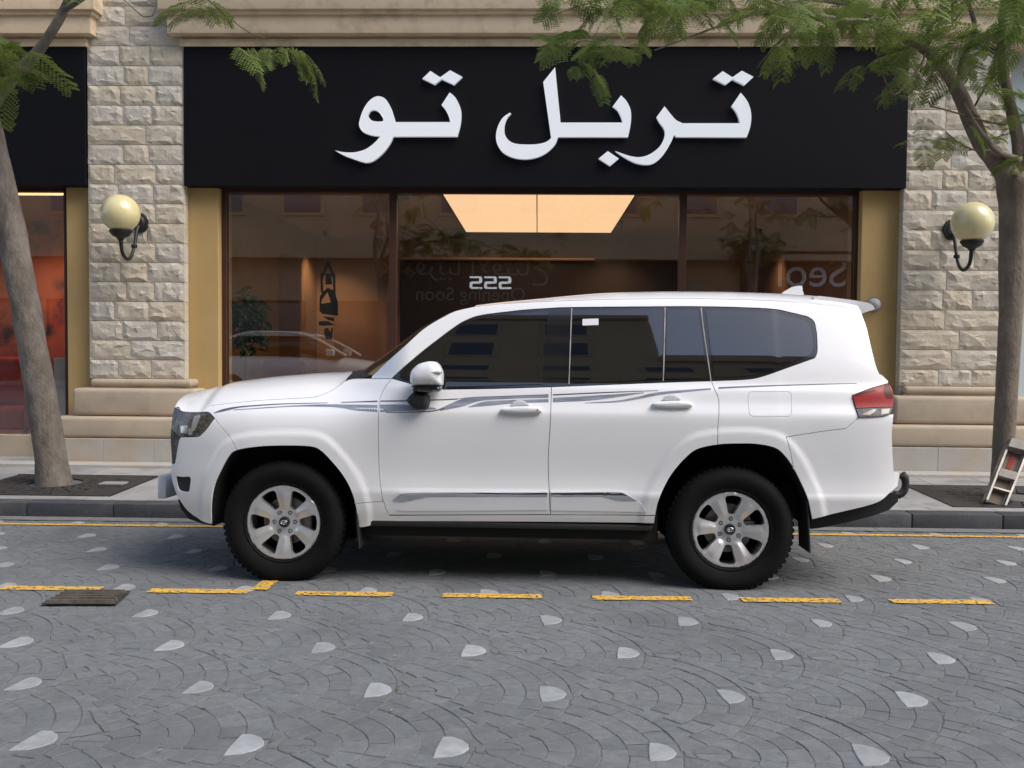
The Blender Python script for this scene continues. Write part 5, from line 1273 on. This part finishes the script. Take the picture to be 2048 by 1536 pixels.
limb(t1, 'twig', [(300, -50, TYL - 1.8), (400, -10, TYL - 2.2), (450, 30, TYL - 2.4), (500, 66, TYL - 2.4), (530, 76, TYL - 2.4)], [3, 2, 1.4, 1.1, .9], M['twig'], 6, 0)
limb(t1, 'twig', [(0, 157, TYL - .5), (14, 150, TYL - .5), (25, 132, TYL - .5)], [1.3, 1.3, 1.2], M['twig'], 6, 0)
def scatter(tree, n, x0, x1, y0, y1, Y0, Y1, sc=1.0, **kw):
    for _ in range(n):
        px, py, Y = random.uniform(x0, x1), random.uniform(y0, y1), random.uniform(Y0, Y1); add_frond(tree, atY(px, py, Y), sc=sc * random.uniform(.75, 1.2), **kw)
scatter(t1, 16, -30, 70, 95, 150, TYL - 1.0, TYL - .3, .95)
scatter(t1, 6, -30, 40, 60, 110, TYL - 1.2, TYL - .3, .8)
scatter(t1, 7, 378, 450, -18, 22, TYL - 2.6, TYL - 2.0, .65)
scatter(t1, 6, -120, 180, -140, -30, TYL - 1.6, TYL, 1.1)
# the two hanging sprays over the black sign
for k in range(9):
    px = 470 + k * 17; add_frond(t1, atY(px, 90 + k * 1.0, TYL - 2.4 + .05 * k), yaw=random.uniform(-1.6, .5), pitch=.75 + random.uniform(-.4, .35), roll=random.uniform(-.8, .8), sc=random.uniform(.45, .8))
for k in range(5):
    add_frond(t1, atY(572 + k * 9, 90 + k * 3, TYL - 2.9), yaw=random.uniform(-.4, .1), pitch=.75, roll=random.uniform(-.5, .3), sc=.72)
scatter(t1, 16, -220, 260, -340, -120, TYL - .9, TYL + .4, 1.2)
# right tree
TYR = 9.42
t2 = empty('street_tree', (RT.x, TYR, pav_z(TYR)), 'brown forked street tree beside the right pier with feathery leaves', 'tree', 'street trees on the pavement')
Y = TYR; B_ = M['barkd']
limb(t2, 'trunk', [(2004, 985, Y), (2005, 950, Y), (2010, 850, Y), (2016, 720, Y), (2022, 600, Y), (2026, 500, Y), (2030, 430, Y), (2030, 380, Y), (2024, 350, Y)], [24, 21, 20, 21, 23, 25, 29, 33, 30], B_, 18, .10, .05)
limb(t2, 'branch', [(2030, 385, Y), (2010, 345, Y), (1985, 312, Y - .03), (1962, 285, Y - .05), (1938, 230, Y - .1), (1918, 185, Y - .2), (1890, 140, Y - .3), (1850, 98, Y - .4), (1800, 68, Y - .6), (1755, 42, Y - .8), (1700, 8, Y - 1.0), (1650, -30, Y - 1.2), (1590, -90, Y - 1.4)], [24, 22, 19, 17, 16, 14.5, 12, 11, 9, 7, 6, 5, 1.2], B_, 12, .1)
limb(t2, 'branch', [(2032, 380, Y), (2040, 330, Y + .05), (2034, 270, Y + .1), (2014, 180, Y + .1), (2004, 100, Y), (2008, 20, Y), (2015, -60, Y), (1995, -170, Y), (2010, -290, Y)], [20, 15, 12, 10, 9, 9, 8, 5, 1.3], B_, 12, .1)
limb(t2, 'branch', [(2036, 380, Y), (2060, 320, Y), (2085, 230, Y), (2090, 100, Y), (2070, -40, Y), (2100, -170, Y), (2085, -300, Y)], [20, 16, 13, 11, 9, 5, 1.3], B_, 10, .1)
limb(t2, 'branch', [(2040, 320, Y - .1), (2010, 310, Y - .15), (1990, 300, Y - .2), (1965, 270, Y - .25), (1945, 240, Y - .3), (1925, 205, Y - .3)], [7, 6, 5, 4.5, 4, 4], B_, 8, .1)
limb(t2, 'branch', [(1918, 180, Y - .2), (1925, 120, Y - .2), (1950, 60, Y - .3), (1930, -30, Y - .3), (1940, -130, Y - .3)], [7, 6, 5, 4, 1], B_, 8)
limb(t2, 'branch', [(1850, 98, Y - .4), (1860, 50, Y - .5), (1835, 10, Y - .6), (1820, -30, Y - .7), (1790, -130, Y - .8)], [7, 6, 5, 4, 1], B_, 8)
limb(t2, 'branch', [(1755, 42, Y - .8), (1700, 40, Y - 1.1), (1640, 30, Y - 1.5), (1560, 10, Y - 1.8), (1480, -20, Y - 2)], [5, 4, 3.5, 3, 2.5], B_, 8)
limb(t2, 'branch', [(1700, 8, Y - 1), (1600, 0, Y - 1.5), (1500, 30, Y - 1.9), (1430, 55, Y - 2.1), (1370, 78, Y - 2.2), (1310, 100, Y - 2.3)], [4, 3.5, 3, 2.2, 1.8, 1.3], B_, 8)
limb(t2, 'branch', [(1480, -20, Y - 2), (1350, -30, Y - 2.3), (1200, 0, Y - 2.6), (1100, 30, Y - 2.8)], [3, 3, 2.2, 1.4], B_, 8)
for pts in ([(1985, 300, Y - .1), (1955, 302, Y - .2), (1930, 292, Y - .3), (1910, 280, Y - .35), (1892, 264, Y - .4)], [(2010, 250, Y), (1960, 240, Y - .2), (1900, 222, Y - .4), (1860, 212, Y - .5)], [(1850, 98, Y - .4), (1842, 130, Y - .5), (1790, 190, Y - .8), (1770, 160, Y - .9), (1758, 120, Y - 1), (1752, 95, Y - 1)],
            [(1600, 50, Y - 1.8), (1575, 70, Y - 1.8), (1555, 88, Y - 1.8)], [(1940, 230, Y), (1980, 160, Y - .2), (2020, 130, Y - .2)]):
    limb(t2, 'twig', pts, [2.2, 2, 1.7, 1.5, 1.3, 1.2][:len(pts)], M['twig'], 6, 0)
scatter(t2, 80, 1560, 2060, -40, 62, Y - 1.8, Y + .2, .95)
scatter(t2, 44, 1780, 2050, 50, 150, Y - .9, Y + .3, .85)
scatter(t2, 30, 1840, 2060, 150, 290, Y - .5, Y + .3, .70)
scatter(t2, 44, 1240, 1600, -40, 35, Y - 2.6, Y - 1.8, .75)
scatter(t2, 30, 1040, 1340, -45, 25, Y - 3.0, Y - 2.3, .7)
scatter(t2, 12, 1060, 1290, 78, 108, Y - 2.9, Y - 2.3, .6)
scatter(t2, 7, 1090, 1240, 55, 100, Y - 2.9, Y - 2.4, .75)
scatter(t2, 6, 1150, 1200, 110, 160, Y - 2.9, Y - 2.6, .45)
scatter(t2, 9, 1700, 1820, 90, 190, Y - 1.1, Y - .8, .5)
scatter(t2, 5, 2030, 2060, 300, 350, Y - .3, Y, .6)
for k in range(5): add_frond(t2, atY(1552 + k * 3, 92, Y - 1.8), yaw=k * 1.3 - .6, pitch=.35, sc=.48)
scatter(t2, 12, 1300, 2150, -220, -50, Y - 2.2, Y + .4, 1.1)
scatter(t2, 14, 1700, 2250, -330, -110, Y - .9, Y + .6, 1.2)
# two trees across the street, seen only in reflections
def copy_tree(o, parent=None):
    c = o.copy(); col.objects.link(c); c.parent = parent
    for ch in list(o.children): copy_tree(ch, c)
    return c
for x, y, rz, lb in ((-4.9, -6.3, 2.6, 'street tree across the road, reflected in the left shop window'), (6.6, -6.3, 1.2, 'street tree across the road, reflected in the right shop window')):
    t = copy_tree(t2); t.location = (x, y, .3); t.rotation_euler = (0, 0, rz); t['label'] = lb
box('fallen_tile', 0, .24, 0, .16, 0, .015, M['slab']).matrix_world = Matrix.Translation(onpav(196, 972) + Vector((0, 0, .01)))
tag(bpy.data.objects['fallen_tile'], 'small pale tile lying on the left tree grate', 'tile')
# indoor plant behind the left pane
ip = empty('potted_plant', (X(492, YG + .8, 640), YG + .8, fl), 'dark green leafy plant in a pot behind the left window', 'plant'); L = ip.location
lathe('pot', [(.001, 0), (.16, 0), (.21, .36), (.22, .38), (.19, .38), (.17, .33), (.001, .33)], M['pot'], ip, 24, 'Z')
tube('stem', [(0, 0, .33), (.02, .02, .8), (-.02, 0, 1.3), (.0, .01, 1.7)], [.02, .016, .012, .006], M['twig'], ip, 8, step=.1)
vs, fs = [], []; rnd = random.Random(4); pc = atY(495, 640, YG + .8)
lvm = []
for sd in range(3):
    vs = [(0, 0, 0), (.03, .022, .004), (.07, .02, -.004), (.11, 0, -.03), (.07, -.02, -.004), (.03, -.022, .004), (.05, 0, .006)]
    fs = [(0, 1, 6), (1, 2, 6), (2, 3, 6), (3, 4, 6), (4, 5, 6), (5, 0, 6)]
    me = bpy.data.meshes.new('leaf'); me.from_pydata([tuple(c * (1 + .2 * sd) for c in v) for v in vs], [], fs); me.materials.append(M['leafd']); lvm.append(me)
for k in range(290):
    while True:
        v = Vector((rnd.uniform(-1, 1), rnd.uniform(-1, 1), rnd.uniform(-1, 1)))
        if v.length < 1 and v.length > .25: break
    o = bpy.data.objects.new('leaf', lvm[k % 3]); col.objects.link(o); o.parent = ip
    o.location = (v.x * .27 + (pc.x - L.x), v.y * .25, pc.z - L.z + v.z * .44 - .02); o.rotation_euler = (rnd.uniform(-.8, .8), rnd.uniform(-.4, 1), rnd.uniform(0, 6.28)); o.scale = (rnd.uniform(.8, 1.4),) * 3
# plants behind the right window
# step ladder leaning on the right tree
LYd = 9.05
a0, a1 = atY(1971, 1000, LYd - .12), atY(2018, 879, LYd + .2); b0, b1 = atY(2012, 1012, LYd - .12), atY(2062, 890, LYd + .2)
ld = empty('step_ladder', a0, 'small folded aluminium step ladder leaning against the right tree', 'ladder'); L = a0
def lp(u, v, o=0): 
    p = (a0.lerp(a1, v)).lerp(b0.lerp(b1, v), u) - L; nrm = (b0 - a0).cross(a1 - a0).normalized(); return p - nrm * o
def lbox(name, u0, u1, v0, v1, o0, o1, m):
    c = [lp(u, v, o) for o in (o0, o1) for (u, v) in ((u0, v0), (u1, v0), (u1, v1), (u0, v1))]
    bm = bmesh.new(); q = [bm.verts.new(x) for x in c]
    for f in ((0, 1, 2, 3), (4, 7, 6, 5), (0, 4, 5, 1), (1, 5, 6, 2), (2, 6, 7, 3), (3, 7, 4, 0)): bm.faces.new([q[i] for i in f])
    return bm_obj(name, bm, m, ld)
lbox('rail', 0, .10, 0, 1, -.012, .03, M['alu']); lbox('rail', .90, 1, 0, 1, -.012, .03, M['alu'])
lbox('rear_rail', .02, .10, .0, .93, .05, .08, M['alu']); lbox('rear_rail', .90, .98, .0, .93, .05, .08, M['alu'])
lbox('top_step', .0, 1, .86, 1.0, -.05, .05, M['laddertread']); lbox('step', .101, .899, .40, .52, -.02, .045, M['laddertread']); lbox('step', .101, .899, .20, .225, -.015, .045, M['alu'])
lbox('back_board', .101, .899, .02, .855, .046, .049, M['tape']); lbox('warning_label', .42, .62, .58, .80, .040, .0455, M['redthing'])
lbox('foot', -.01, .11, -.04, .0, -.02, .035, M['plastic']); lbox('foot', .89, 1.01, -.04, .0, -.02, .035, M['plastic'])
